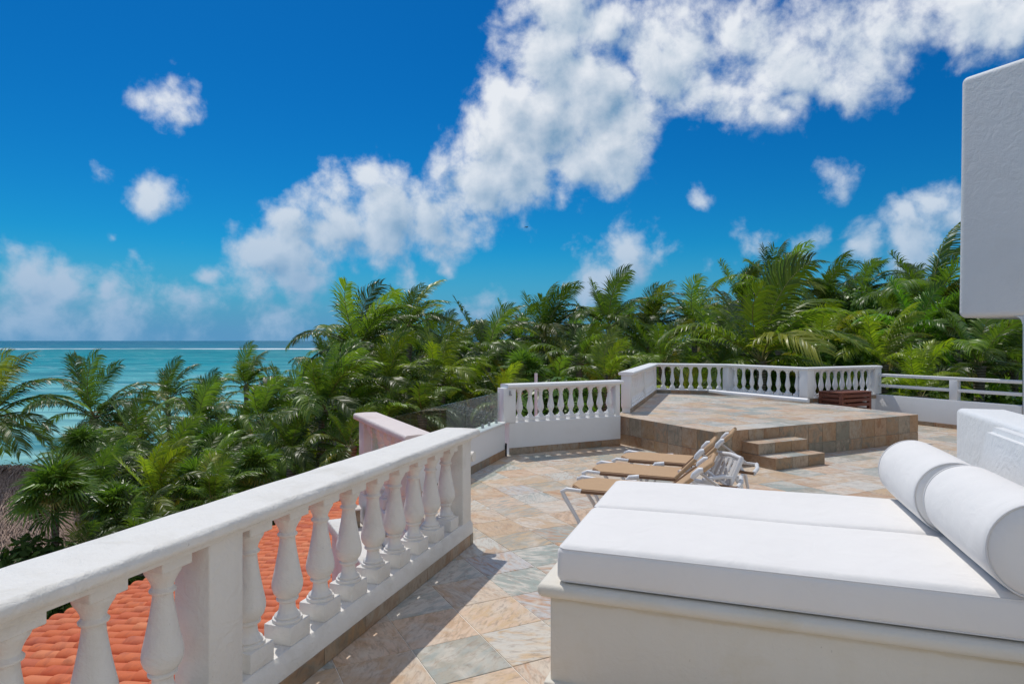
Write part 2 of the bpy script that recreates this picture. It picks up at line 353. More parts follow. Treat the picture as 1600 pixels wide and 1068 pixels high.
def leafmat(name, c1, c2, trans=.35, rough=.38, spec=.45):
    m = bpy.data.materials.new(name); m.use_nodes = True; t = m.node_tree; b = t.nodes['Principled BSDF']; o = t.nodes['Material Output']
    oi = N(t, 'ShaderNodeObjectInfo'); ge = N(t, 'ShaderNodeNewGeometry')
    r = M(t, 'FRACT', M(t, 'ADD', oi.outputs['Random'], M(t, 'MULTIPLY', ge.outputs['Random Per Island'], .9)))
    c = mixc_(t, r, c1, c2); c = mixc_(t, 1.0, c, (1, 1, 1), 'MULTIPLY'); 
    mul = t.nodes[-1]; t.links.new(oi.outputs['Color'], mul.inputs[7])
    c = mul.outputs[2]
    t.links.new(c, b.inputs['Base Color']); b.inputs['Roughness'].default_value = rough; b.inputs['Specular IOR Level'].default_value = spec
    tl = N(t, 'ShaderNodeBsdfTranslucent'); tcx = mixc_(t, 1.0, c, (1.3, 1.5, .55), 'MULTIPLY'); t.links.new(tcx, tl.inputs[0])
    mx = N(t, 'ShaderNodeMixShader', ins={0: trans, 1: b.outputs[0], 2: tl.outputs[0]}); t.links.new(mx.outputs[0], o.inputs[0])
    return m
FROND = leafmat('palm_frond', (.17, .235, .032), (.075, .14, .025), .42, .38, .42)
FAN = leafmat('fan_palm_leaf', (.12, .22, .03), (.07, .14, .025))
LEAF = leafmat('broad_leaf', (.15, .25, .03), (.06, .13, .02), .35)
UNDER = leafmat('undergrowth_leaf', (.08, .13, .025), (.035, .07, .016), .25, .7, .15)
RACH, _, _ = mat_new('frond_stem', .5, .4, (.24, .22, .07))
TRUNK, t_, b_ = mat_new('palm_trunk', .85, .2)
_p = N(t_, 'ShaderNodeTexCoord').outputs['Object']; _w = N(t_, 'ShaderNodeTexWave', bands_direction='Z', ins={'Vector': _p, 'Scale': 4., 'Distortion': 3., 'Detail': 3.}).outputs['Fac']
t_.links.new(mixc_(t_, _w, (.14, .11, .08), (.30, .26, .21)), b_.inputs['Base Color']); bump(t_, b_, _w, .6, .02)
BARK, t_, b_ = mat_new('bark', .9, .2, (.12, .09, .06)); bump(t_, b_, noise(t_, geopos(t_), 14, 5), .6, .03)
THATCH, t_, b_ = mat_new('thatch', .95, .1)
_g = N(t_, 'ShaderNodeNewGeometry'); _n = noise(t_, _g.outputs['Position'], 5, 6, .65)
_c = mixc_(t_, _g.outputs['Random Per Island'], (.62, .44, .34), (.28, .19, .145)); _c = mixc_(t_, _n, _c, (.44, .33, .27)); t_.links.new(_c, b_.inputs['Base Color'])
bump(t_, b_, _n, .6, .05)

# ------------------------------------------------------------------ setting: sea, ground
SEAZ = -6.0; GZ = -5.0
def sea():
    m, t, b = mat_new('sea_water', .12, .05)
    p = geopos(t); s = N(t, 'ShaderNodeSeparateXYZ', ins={0: p}); y = s.outputs[1]
    wob = M(t, 'MULTIPLY', M(t, 'SUBTRACT', noise(t, N(t, 'ShaderNodeMapping', ins={'Vector': p, 'Scale': (.004, .012, 0)}).outputs[0], 1., 4, .5), .5), 1.1)
    ly = M(t, 'ADD', M(t, 'LOGARITHM', M(t, 'MAXIMUM', y, 20.), 10.), M(t, 'MULTIPLY', wob, .45))
    f = N(t, 'ShaderNodeMapRange', ins={0: ly, 1: 1.5, 2: 3.2}).outputs[0]     # 32 m .. 1600 m
    c = ramp(t, f, [(0, (.36, .62, .54)), (.16, (.27, .58, .53)), (.34, (.15, .47, .47)), (.47, (.015, .31, .34)), (.60, (.008, .27, .29)), (.72, (.012, .22, .24)), (.775, (.012, .15, .26)), (1, (.010, .085, .20))])
    n1 = noise(t, N(t, 'ShaderNodeMapping', ins={'Vector': p, 'Scale': (.08, .22, 1)}).outputs[0], 1., 6, .62, .4)
    n2 = noise(t, N(t, 'ShaderNodeMapping', ins={'Vector': p, 'Scale': (.012, .05, 1)}).outputs[0], 1., 6, .7)
    c = mixc_(t, N(t, 'ShaderNodeMapRange', ins={0: n1, 1: .35, 2: .5, 3: .75, 4: 0.}).outputs[0], c, (.004, .12, .17))
    c = mixc_(t, N(t, 'ShaderNodeMapRange', ins={0: n2, 1: .45, 2: .62, 3: 0., 4: .6}).outputs[0], c, (.06, .36, .36))
    n3 = noise(t, N(t, 'ShaderNodeMapping', ins={'Vector': p, 'Scale': (.022, .07, 1)}).outputs[0], 1., 5, .65, .5)
    c = mixc_(t, N(t, 'ShaderNodeMapRange', ins={0: n3, 1: .38, 2: .52, 3: .65, 4: 0.}).outputs[0], c, (.004, .14, .18))
    c = mixc_(t, N(t, 'ShaderNodeMapRange', ins={0: n3, 1: .58, 2: .70, 3: 0., 4: .45}).outputs[0], c, (.25, .50, .48))
    capt = N(t, 'ShaderNodeMapRange', ins={0: M(t, 'ADD', M(t, 'MULTIPLY', n1, .6), M(t, 'MULTIPLY', noise(t, N(t, 'ShaderNodeMapping', ins={'Vector': p, 'Scale': (.14, .40, 1)}).outputs[0], 1., 5, .7), .5)), 1: .62, 2: .70, 3: 0., 4: .75}).outputs[0]
    reefpos = M(t, 'ABSOLUTE', M(t, 'SUBTRACT', M(t, 'ADD', y, M(t, 'MULTIPLY', wob, 160.)), 600.))
    reef = N(t, 'ShaderNodeMapRange', interpolation_type='SMOOTHSTEP', ins={0: M(t, 'ADD', reefpos, M(t, 'MULTIPLY', noise(t, N(t, 'ShaderNodeMapping', ins={'Vector': p, 'Scale': (.02, .012, 1)}).outputs[0], 1., 6, .75), 230.)), 1: 118., 2: 160., 3: 1., 4: 0.}).outputs[0]
    c = mixc_(t, capt, c, (.62, .70, .70)); c = mixc_(t, reef, c, (.85, .88, .88))
    t.links.new(c, b.inputs['Base Color'])
    bump(t, b, n1, .5, .5)
    b.inputs['IOR'].default_value = 1.33; b.inputs['Roughness'].default_value = .35
    me = bpy.data.meshes.new('sea'); S = 30000
    me.from_pydata([(-S, -2000, 0), (S, -2000, 0), (S, S, 0), (-S, S, 0)], [], [(0, 1, 2, 3)]); me.materials.append(m)
    tag(link('sea', me, None, (0, 0, SEAZ)), kind='structure')
sea()
def ground():
    m, t, b = mat_new('leaf_litter_sand', .95, .1); p = geopos(t)
    n = noise(t, p, .8, 8, .65); t.links.new(ramp(t, n, [(.3, (.035, .045, .015)), (.55, (.09, .075, .045)), (.75, (.30, .25, .18))]), b.inputs['Base Color']); bump(t, b, n, .5, .1)
    shore = [(-600, -300), (-300, 14), (-90, 19), (-34, 26), (-21, 35), (-20, 60), (-38, 130), (-118, 420), (-420, 1500), (-1000, 3600), (8000, 5000), (8000, -300)]
    bm = bmesh.new(); vs = [bm.verts.new((x, y, GZ)) for x, y in shore]; out = []
    for i, (x, y) in enumerate(shore): out.append(bm.verts.new((x-6*(i > 0 and i < 10), y+4*(i > 0 and i < 10), SEAZ-.4)))
    bm.faces.new(vs)
    k = len(vs)
    for i in range(k): bm.faces.new((vs[i], vs[(i+1) % k], out[(i+1) % k], out[i]))
    bmesh.ops.triangulate(bm, faces=[f for f in bm.faces if len(f.verts) > 4])
    tag(link('ground', finish(bm, m, 0)), kind='structure')
ground()

# ------------------------------------------------------------------ terrace
def clip(poly, nx, ny, d):            # keep nx*x+ny*y <= d
    out = []
    for i in range(len(poly)):
        p, q = poly[i], poly[(i+1) % len(poly)]
        dp = nx*p[0]+ny*p[1]-d; dq = nx*q[0]+ny*q[1]-d
        if dp <= 0: out.append(p)
        if (dp < 0 < dq) or (dq < 0 < dp):
            s = dp/(dp-dq); out.append((p[0]+s*(q[0]-p[0]), p[1]+s*(q[1]-p[1])))
    return out
def area(p): return abs(sum(p[i][0]*p[(i+1) % len(p)][1]-p[(i+1) % len(p)][0]*p[i][1] for i in range(len(p))))/2

slab = [UV(-4, -2.12), UV(4.93, -2.12), UV(5.12, -3.06), UV(8.74, -3.06), AB(4.05, 8.42), AB(13.05, 8.68), AB(13.05, -7), UV(-4, 9)]
EDGE, t_, b_ = mat_new('terrace_slab_render', .8, .2, (.7, .66, .6))
floor = tag(link('terrace_floor', prism(slab, -.36, -.0035, GROUT)), kind='structure')
TG = .005
tile_full = None
def tile_mesh(w, h, t, mat):          # centred, top at z=0, thickness t; lying flat
    key = (round(w, 3), round(h, 3), round(t, 4), mat.name)
    if key in TM: return TM[key]
    me = bpy.data.meshes.new('tile'); x, y = w/2, h/2; e = min(.0015, t*.3)
    vs = [(-x, -y, -t), (x, -y, -t), (x, y, -t), (-x, y, -t), (-x, -y, -e), (x, -y, -e), (x, y, -e), (-x, y, -e), (-x+e, -y+e, 0), (x-e, -y+e, 0), (x-e, y-e, 0), (-x+e, y-e, 0)]
    fs = [(8, 9, 10, 11)]
    for k in range(4):
        j = (k+1) % 4; fs += [(k, j, 4+j, 4+k), (4+k, 4+j, 8+j, 8+k)]
    me.from_pydata(vs, [], fs); me.materials.append(mat); TM[key] = me; return me
TM = {}
def poly_tile(poly, z, t, mat):
    bm = bmesh.new(); cx = sum(p[0] for p in poly)/len(poly); cy = sum(p[1] for p in poly)/len(poly)
    top = [bm.verts.new((p[0]-cx, p[1]-cy, 0)) for p in poly]; bot = [bm.verts.new((p[0]-cx, p[1]-cy, -t)) for p in poly]
    bm.faces.new(top); k = len(poly)
    for i in range(k): bm.faces.new((top[i], bot[i], bot[(i+1) % k], top[(i+1) % k]))
    return finish(bm, mat, 0), (cx, cy, z)
def inview(x, y, z, m=60):
    if y < .8: return False
    px = 800+1000*x/y; py = 532-(z-CAMH)/y*1000
    return -m < px < 1600+m and -m < py < 1068+m
def grid_tiles(parent, a0, b0, arange, brange, S, clipf, z, name, maxn, stuffname):
    fulls, cut = [], []
    i0 = math.floor((arange[0]-a0)/S); i1 = math.ceil((arange[1]-a0)/S); j0 = math.floor((brange[0]-b0)/S); j1 = math.ceil((brange[1]-b0)/S)
    items = []
    for i in range(i0, i1):
        for j in range(j0, j1):
            a, b = a0+i*S, b0+j*S; g = TG/2
            poly = [AB(a+g, b+g), AB(a+S-g, b+g), AB(a+S-g, b+S-g), AB(a+g, b+S-g)]
            c = AB(a+S/2, b+S/2); full = area(poly); p2 = clipf(poly, c)
            if len(p2) < 3 or area(p2) < .004: continue
            items.append((0 if inview(c[0], c[1], z) and not hidden(c[0], c[1], z) else 1, math.hypot(*c), c, p2, abs(area(p2)-full) < 1e-5))
    items.sort(key=lambda q: (q[0], q[1]))
    sb = bmesh.new()
    for k, (hid, d, c, p2, isfull) in enumerate(items):
        zz = z+random.uniform(-.0008, .0008)
        if k < maxn and not hid:
            if isfull: link(name, tile_mesh(S-TG, S-TG, .006, SLATE), parent, (c[0], c[1], zz), (random.uniform(-.0015, .0015), random.uniform(-.0015, .0015), R(27)))
            else:
                me, loc = poly_tile(p2, zz, .006, SLATE); link(name, me, parent, loc)
        else:
            top = [sb.verts.new((p[0], p[1], zz)) for p in p2]; bot = [sb.verts.new((p[0], p[1], zz-.006)) for p in p2]; sb.faces.new(top); n = len(p2)
            for q in range(n): sb.faces.new((top[q], bot[q], bot[(q+1) % n], top[(q+1) % n]))
    if len(sb.faces): tag(link(stuffname, finish(sb, SLATE, 0), parent), kind='stuff')
    else: sb.free()
def hidden(x, y, z):                  # beneath the daybed or the platform
    if z < .1:
        a, b = toAB(x, y)
        if a > 6.4 and b > 6.5 and a < 10.4: return True
        l = .943*x-.334*y; w = .334*x+.943*y
        if -.6 < l < 1.6 and 2.9 < w < 4.2: return True
    return False
def clip_floor(poly, c):
    u, v = toUV(*c)[0], c18*c[0]-s18*c[1]
    u = s18*c[0]+c18*c[1]
    if u < 4.85: poly = clip(poly, -c18, s18, 2.0) if v < -1 else poly
    else: poly = clip(poly, -c18, s18, 3.0)
    poly = clip(poly, -c63, s63, 8.33 if toAB(*c)[0] < 10.7 else 8.6)
    poly = clip(poly, s63, c63, 12.98)
    return poly
grid_tiles(floor, .275, .09, (-3, 13.2), (-4, 8.8), .4, clip_floor, 0, 'floor_tile', 300, 'floor_tiles')

# platform
PZ = .45
P0, P1, P2, P3, P4 = (1.90, 10.66), (3.27, 14.80), (4.83, 14.29), (5.75, 12.49), (7.64, 13.45)
VA, VB = AB(6.2, 6.28), AB(10.62, 6.28); VC = AB(6.2, 8.42)
def off(p, a, b): return (p[0]+a*s63-b*c63, p[1]+a*c63+b*s63)
plat_poly = [VA, VB, off(P3, .02, 0), off(P2, .02, .06), off(P1, -.02, .12), off(P0, -.12, .02), VC]
core = [AB(6.212, 6.292), AB(10.608, 6.292), off(P3, .01, 0), off(P2, .01, .05), off(P1, -.02, .11), off(P0, -.11, .01), AB(6.212, 8.42)]
plat = tag(link('raised_platform', prism(core, -.35, PZ-.0035, GROUT)), kind='structure')
def clip_plat(poly, c):
    k = len(plat_poly)
    for i in range(k):
        p, q = plat_poly[i], plat_poly[(i+1) % k]
        ex, ey = q[0]-p[0], q[1]-p[1]; L = math.hypot(ex, ey); nx, ny = ey/L, -ex/L
        poly = clip(poly, nx, ny, nx*p[0]+ny*p[1])
        if len(poly) < 3: return []
    return poly
grid_tiles(plat, 6.2, 6.28, (6.0, 11), (6.2, 12), .4, clip_plat, PZ, 'floor_tile', 300, 'floor_tiles')
def vtile(parent, x, y, z, rz, w, h, t=.012, name='tile'):
    """vertical tile, centre x,y,z; outward normal is local -y turned by rz"""
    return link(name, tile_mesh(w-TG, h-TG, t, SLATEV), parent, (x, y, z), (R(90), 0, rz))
def face_tiles(parent, p, q, z0, z1, w, seams=(), offset=0, name='tile', out=.0):
    """p->q with the outward side to the right of travel"""
    px, py = p; L = math.hypot(q[0]-px, q[1]-py); dx, dy = (q[0]-px)/L, (q[1]-py)/L; rz = math.atan2(dy, dx)
    rows = [z0]+list(seams)+[z1]
    for r in range(len(rows)-1):
        s = -(offset*(r % 2))
        while s < L-.01:
            a, b = max(s, 0), min(s+w, L)
            if b-a > .03:
                m = (a+b)/2; nx, ny = dy, -dx
                vtile(parent, px+dx*m+nx*out, py+dy*m+ny*out, (rows[r]+rows[r+1])/2, rz, b-a, rows[r+1]-rows[r], name=name)
            s += w
face_tiles(plat, VC, VA, .001, PZ-.001, .30, (.17,), 0, 'facing_tile')
face_tiles(plat, VA, VB, .001, PZ-.001, .30, (.17,), 0, 'facing_tile')
face_tiles(plat, VB, P3, .001, PZ-.001, .30, (.17,), 0, 'facing_tile')
for (b0, b1, z) in ((6.0, 6.28, .30), (5.73, 6.28, .152)):
    cor = [AB(6.692, b0+.012), AB(7.608, b0+.012), AB(7.608, b1-.001), AB(6.692, b1-.001)]
    st = link('step', prism(cor, .0 if z < .2 else .153, z-.007, GROUT), plat)
    zb = .001 if z < .2 else .155
    face_tiles(st, AB(6.68, b0), AB(7.62, b0), zb, z-.001, .31, name='riser_tile')
    face_tiles(st, AB(6.68, b1), AB(6.68, b0), zb, z-.001, .30, name='riser_tile')
    face_tiles(st, AB(7.62, b0), AB(7.62, b1), zb, z-.001, .30, name='riser_tile')
    for k in range(3):
        a = 6.68+.94/3*(k+.5); bb = (b0+.28/2-.002); c = AB(a, bb)
        link('tread_tile', tile_mesh(.94/3-TG, .275, .006, SLATE), st, (c[0], c[1], z), (0, 0, R(27)))

# ------------------------------------------------------------------ balustrades
def baluster_mesh(h, rmax, blk, ab, seg=20, bh=.09, ah=.05, mat=WHITE, k=1):
    """total height h incl. square block at foot and abacus"""
    bm = bmesh.new()
    bbox_(bm, -blk/2, blk/2, -blk/2, blk/2, 0, bh, .006 if k else .003, 2)
    s = rmax/.074; H = h-bh-ah
    prof = [(.070, 0), (.072, .012), (.070, .03), (.058, .038), (.062, .05), (.060, .062), (.050, .075), (.042, .10), (.038, .14), (.037, .175), (.044, .19), (.052, .20), (.053, .215), (.046, .228),
            (.055, .245), (.066, .275), (.073, .32), (.074, .355), (.071, .40), (.063, .47), (.054, .56), (.045, .66), (.038, .75), (.036, .80), (.040, .812), (.047, .822), (.048, .835), (.042, .848), (.038, .86),
            (.042, .89), (.052, .93), (.062, .96), (.066, .98), (.066, 1.0)]
    if not k: prof = prof[::2]+[prof[-1]]
    lathe(bm, [(r*s, bh+z*H) for r, z in prof], seg)
    bbox_(bm, -ab/2, ab/2, -ab/2, ab/2, h-ah, h+.002, .004, 1)
    return finish(bm, mat, 40)
def rail_prof(w, z0, z1, r=.03):
    """rounded slab, clockwise list of (offset, z)"""
    p = []; hw = w/2
    for cx, cz, a0 in ((-hw+r, z0+r*.8, 180), (hw-r, z0+r*.8, 270), (hw-r, z1-r, 0), (-hw+r, z1-r, 90)):
        for k in range(6):
            a = R(a0+18*k); p.append((cx+r*math.cos(a), cz+(r if a0 < 180 else r*.8)*math.sin(a)))
    # crown the top slightly
    q = []
    for i, (o, z) in enumerate(p):
        q.append((o, z))
        if i == 17:
            q.append((0, z1+.004))
    return q

# near balustrade (local x along u, local y = -v)
nb = empty('balustrade', UV(0, -2.02)+(0,), R(72), 'long weathered white balustrade in the foreground, fat balusters above the orange tiled roof', 'balustrade')
HW = .165
def near_rail():
    prof = rail_prof(.32, .868, .93, .028); L0, L1 = -4.0, 4.895
    n = 70; path = [(L0+(L1-L0)*i/n, 0) for i in range(n+1)]
    bm = bmesh.new(); rings = []; rnd = random.Random(3)
    for i, (x, y) in enumerate(path):
        j = [(rnd.uniform(-.003, .003), rnd.uniform(-.0022, .0022)) for _ in prof]
        rings.append([bm.verts.new((x, .005+o+a, z+b)) for (o, z), (a, b) in zip(prof, j)])
    k = len(prof)
    for a, b in zip(rings, rings[1:]):
        for i in range(k): bm.faces.new((a[i], a[(i+1) % k], b[(i+1) % k], b[i]))
    bm.faces.new(rings[0][::-1]); bm.faces.new(rings[-1])
    return finish(bm, WHITE, 50)
link('rail', near_rail(), nb)
box('rail_moulding', -4, 4.86, -.10, .10, .836, .8695, WHITE, nb, .008)
# ledge with a sloped shoulder
lp = [(-.105, .088), (.11, .088), (.11, .17), (.09, .195), (-.085, .195), (-.105, .165)]
link('plinth', sweep(lp, [(-4, 0), (4.86, 0)], WHITE), nb)
box('kerb', -4, 4.86, -.095, .11, -.36, .0875, WHITE, nb)
BAL_N = baluster_mesh(.645, .074, .155, .145, 28)
posts = [(-2.85, -2.66), (-.40, -.21), (2.05, 2.24), (4.69, 4.862)]
for x0, x1 in posts:
    box('post', x0, x1, -.089, .092, .19, .84, WHITE, nb, .008, 3)
for (a, b) in ((-2.66, -.40), (-.21, 2.05), (2.24, 4.69)):
    n = 9 if b-a > 2.3 else 8
    for k in range(n):
        x = a+(b-a)*(k+.5)/n
        if x < .4: continue
        link('baluster', BAL_N, nb, (x, 0, .194), (0, 0, random.uniform(-.03, .03)))
x = -4; tl = .4
while x < 4.86:
    x1 = min(x+tl, 4.865)
    if x1 > -.5 and x1-x > .03:
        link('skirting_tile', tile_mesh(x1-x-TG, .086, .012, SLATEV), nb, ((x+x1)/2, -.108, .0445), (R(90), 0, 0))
    x += tl
link('skirting_tile', tile_mesh(.20, .086, .012, SLATEV), nb, (4.874, -.004, .0445), (R(90), 0, R(90)))
# rounded half-height bar joining the end post
def stub():
    bm = bmesh.new(); tube(bm, [(4.80, .07, .70), (4.93, .07, .70)], .04, 14); return bm
bm = bmesh.new(); tube(bm, [(4.905, -.10, .70), (4.905, .16, .70)], .042, 16); bbox_(bm, 4.866, 4.93, -.02, .15, -.3, .69)
_t = finish(bm, WHITE, 50); link('capped_half_wall', _t, nb)

# branch balustrade by the stairs (direction b, 45 degrees off the first)
def balustrade(name, label, path, zb, zbase, zbal, zrail0, zrail1, counts, rw, ww, mat, posts, bal, skirt=None, zwall=None, group=None, solid=True, parent=None):
    """path of world points; terrace on the right of travel"""
    o = empty(name, (path[0][0], path[0][1], 0), 0, label, 'balustrade', group)
    loc = [(p[0]-path[0][0], p[1]-path[0][1]) for p in path]
    def ext(e):
        a = Vector(loc[0]); b = Vector(loc[1]); c = Vector(loc[-1]); d = Vector(loc[-2])
        return [tuple(a+(a-b).normalized()*e)]+loc[1:-1]+[tuple(c+(c-d).normalized()*e)]
    link('rail', sweep(rail_prof(rw, zrail0, zrail1, .022), ext(.04), mat, smooth=50), o)
    link('rail_moulding', sweep([(-ww*.42, zrail0-.022), (ww*.42, zrail0-.022), (ww*.42, zrail0+.006), (-ww*.42, zrail0+.006)], loc, mat), o)
    link('plinth', sweep([(-ww/2, zbase), (ww/2, zbase), (ww/2, zbal-.012), (ww/2-.012, zbal), (-ww/2+.012, zbal), (-ww/2, zbal-.012)], loc, mat), o)
    link('kerb', sweep([(-ww/2+.008, zb), (ww/2-.008, zb), (ww/2-.008, zbase+.001), (-ww/2+.008, zbase+.001)], loc, mat), o)
    for i, (a, b) in enumerate(zip(loc, loc[1:])):
        A_, B_ = Vector(a), Vector(b); L = (B_-A_).length; d = (B_-A_)/L; rz = math.atan2(d.y, d.x)
        p0, p1, n = counts[i]; 
        for k in range(n):
            s = p0+(L-p0-p1)*(k+.5)/n; p = A_+d*s
            link('baluster', bal, o, (p.x, p.y, zbal-.001), (0, 0, rz))
        if skirt:
            z0, z1 = skirt; nx, ny = d.y, -d.x; s = 0
            while s < L-.02:
                e = min(s+.4, L); m = A_+d*((s+e)/2)
                link('skirting_tile', tile_mesh(e-s-TG, z1-z0-.002, .014, SLATEV), o, (m.x+nx*(ww/2+.007), m.y+ny*(ww/2+.007), (z0+z1)/2), (R(90), 0, rz)); s = e
    for (i, s, w, dep) in posts:
        A_, B_ = Vector(loc[i]), Vector(loc[i+1]); d = (B_-A_).normalized(); p = A_+d*s
        q = box('post', -w/2, w/2, -dep/2, dep/2, zbal-.004, zrail0-.001, mat, o, .005)
        q.location = (p.x, p.y, 0); q.rotation_euler = (0, 0, math.atan2(d.y, d.x))
    return o
bal_b = baluster_mesh(.676, .066, .14, .13, 14, mat=BOUNCE_TINT)
br0 = (-.718, 4.94); br1 = (-1.45, 6.39)
balustrade('balustrade', 'short white balustrade tinted with painted bounce light, running off the foreground one towards the palms', [br0, br1], -2.2, -2.19, .17, .868, .9285, [(.02, .2, 6)], .25, .16, BOUNCE_TINT,
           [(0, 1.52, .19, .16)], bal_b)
# section 2 on the white wall
s2a, s2b = AB(4.16, 8.335), AB(6.13, 8.335)
bal2 = baluster_mesh(.485, .052, .12, .115, 14, bh=.06, ah=.03, mat=WHITEFAR)
balustrade('balustrade', 'white balustrade on a solid white wall between the glass screen and the raised platform', [s2a, s2b], -.36, .10, .47, .965, 1.02, [(.12, .07, 10)], .26, .17, WHITEFAR,
           [(0, .0, .2, .2), (0, 1.93, .08, .15)], bal2, skirt=(.001, .10))
# platform balustrade, octagonal run
bal3 = baluster_mesh(.515, .052, .115, .11, 12, bh=.05, ah=.03, mat=WHITEFAR, k=0)
balustrade('balustrade', 'long angled white balustrade closing the back of the raised tiled platform', [P0, P1, P2, P3, P4], -.35, PZ+.075, PZ+.10, 1.078, 1.128,
           [(.15, .12, 18), (.12, .10, 7), (.10, .10, 8), (.10, .12, 9)], .25, .15, WHITEFAR,
           [(0, .06, .16, .16), (0, 2.2, .14, .13), (1, 0.0, .13, .13), (2, 0.0, .17, .17), (3, 0.0, .19, .19), (3, 2.08, .2, .18)], bal3, skirt=(PZ+.001, PZ+.074))

# low wall with glass screen
lw = empty('parapet_wall', UV(5.2, -3.0)+(0,), R(72), 'low white wall with brown skirting carrying the glass screen', 'wall')
box('wall', 0, 3.49, -.075, .075, -.36, .465, WHITEFAR, lw, .012, 3)
box('coping', -.02, 3.48, -.095, .095, .455, .49, WHITEFAR, lw, .014, 3)
x = 0
while x < 3.45:
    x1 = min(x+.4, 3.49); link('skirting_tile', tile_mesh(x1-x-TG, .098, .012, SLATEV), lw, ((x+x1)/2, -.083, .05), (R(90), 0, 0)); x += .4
gs = empty('glass_screen', UV(5.14, -3.0)+(.489,), R(72), 'row of clear frameless glass panels standing on the low white wall', 'glass screen')
for k in range(5):
    x0 = k*.74; x1 = min(x0+.73, 3.50)
    bm = bmesh.new(); bbox_(bm, x0, x1, -.005, .005, .0, .425, .0015, 1); g = link('glass_panel', finish(bm, GLASS2, 0), gs)
    for c in ((x0+.12), (x1-.12)):
        bm = bmesh.new(); bbox_(bm, c-.02, c+.02, -.014, .014, -.002, .05, .003, 1); link('clamp', finish(bm, METAL), g)
# little fittings at the wall corner
sp = AB(4.10, 8.20)
bm = bmesh.new(); tube(bm, [(0, 0, .002), (0, 0, .15), (.0, .03, .17)], .018, 8); o = link('drain_pipe', finish(bm, BLACK), None, (sp[0]-.02, sp[1]-.01, 0)); tag(o, 'short black drain pipe at the foot of the white wall corner', 'pipe')
sp = AB(4.16, 8.23); bm = bmesh.new(); bbox_(bm, -.012, .012, -.02, .0, 0, .07, .003, 1); bbox_(bm, -.018, .018, -.035, -.015, 0, .02, .003, 1)
tag(link('wall_hook', finish(bm, METAL), None, (sp[0], sp[1], .86), (0, 0, R(27))), 'small grey metal hook on the white post beside the glass', 'hook')

# fence to the right (direction -b)
fa, fb = AB(12.88, 8.47), AB(12.88, 5.86)
fe = empty('railed_wall', (fa[0], fa[1], 0), R(-63), 'low white wall topped by two horizontal white rails beyond the platform, running to the house', 'wall')
LF = 2.63
box('wall', 0, LF, -.07, .07, -.36, .53, WHITEFAR, fe, .008)
box('top_rail', .08, LF, -.055, .055, .905, .966, WHITEFAR, fe, .012, 3)
box('middle_rail', .08, LF, -.035, .035, .69, .75, WHITEFAR, fe, .008)
for x in (1.53,): box('post', x-.07, x+.07, -.062, .062, .52, .907, WHITEFAR, fe, .006)
x = 0
while x < LF-.05:
    x1 = min(x+.4, LF); link('skirting_tile', tile_mesh(x1-x-TG, .08, .012, SLATEV), fe, ((x+x1)/2, -.078, .041), (R(90), 0, 0)); x += .4

# house corner with overhanging upper storey
hs_ = empty('house', AB(12.80, 5.84)+(0,), R(27), 'white stucco house corner with rounded overhanging upper storey at the right edge', 'house')
bm = bmesh.new(); bbox_(bm, .0, 4.2, -9, 1.02, 2.07, 6.52, .11, 6)
for v in bm.verts:                     # hand-trowelled edge
    v.co.y -= max(0, (v.co.z-2.07))*.012 if v.co.y > 0 else 0
link('upper_storey', finish(bm, STUCCO, 60), hs_)
bm = bmesh.new(); bbox_(bm, .02, 4.1, -9, 0.0, -.36, 2.12, .06, 4); link('ground_floor_wall', finish(bm, STUCCO, 60), hs_)
for v in (0,):  # house wing out of view, added to bounce sunlight onto the terrace
    bounce_wing = empty('house', AB(0, -5.6)+(0,), R(27), 'unseen white stucco house wing added behind the viewpoint to bounce light', 'house')
    box('wall', -6, 12.7, -4, 0, -.36, 5.6, STUCCO, bounce_wing, .08, 4)
    for x in (-3.2, 1.2, 5.6, 10):
        box('door_frame', x-1.0, x+1.0, -.02, .035, .0, 2.3, WHITEFAR, bounce_wing, .01); box('door_pane', x-.9, x-.02, .02, .045, .08, 2.2, GLASS2, bounce_wing); box('door_pane', x+.02, x+.9, .02, .045, .08, 2.2, GLASS2, bounce_wing)
# cove under the overhang
bm = bmesh.new(); prof = [(0, 2.08), (-.05, 2.08), (-.05, 1.98)]; 
vs = []
for k in range(7):
    a = R(90*k/6); vs.append((.13-.13*math.sin(a), 1.95+.13-.13+.13*(1-math.cos(a))*1.0))
pts = [( -.04, 2.078), (-.04, 1.94)]+[(.13*(1-math.cos(R(90*k/6))), 1.94+.138*math.sin(R(90*k/6))) for k in range(7)]
a_ = [bm.verts.new((.05, y, z)) for y, z in pts]; b2_ = [bm.verts.new((4.0, y, z)) for y, z in pts]
bm.faces.new(a_); bm.faces.new(b2_[::-1])
for i in range(len(pts)): bm.faces.new((a_[i], a_[(i+1) % len(pts)], b2_[(i+1) % len(pts)], b2_[i]))
link('cove', finish(bm, STUCCO, 50), hs_)

# ------------------------------------------------------------------ daybed
def LW(l, w): return (.943*l+.334*w, -.334*l+.943*w)
db = empty('daybed_base', (0, 0, 0), R(-19.5), 'white plastered masonry daybed base with rounded ledge under the mattresses', 'daybed')
bm = bmesh.new(); bbox_(bm, -.82, 1.55, 2.84, 4.36, 0, .50, .012, 3); link('base', finish(bm, BEDW), db)
bm = bmesh.new(); bbox_(bm, -.875, 1.50, 2.800, 4.39, .475, .538, .028, 5); link('ledge', finish(bm, BEDW, 50), db)
bm = bmesh.new(); bbox_(bm, -.845, 1.5, 2.815, 4.38, 0, .09, .01, 2); link('foot_moulding', finish(bm, BEDW, 50), db)
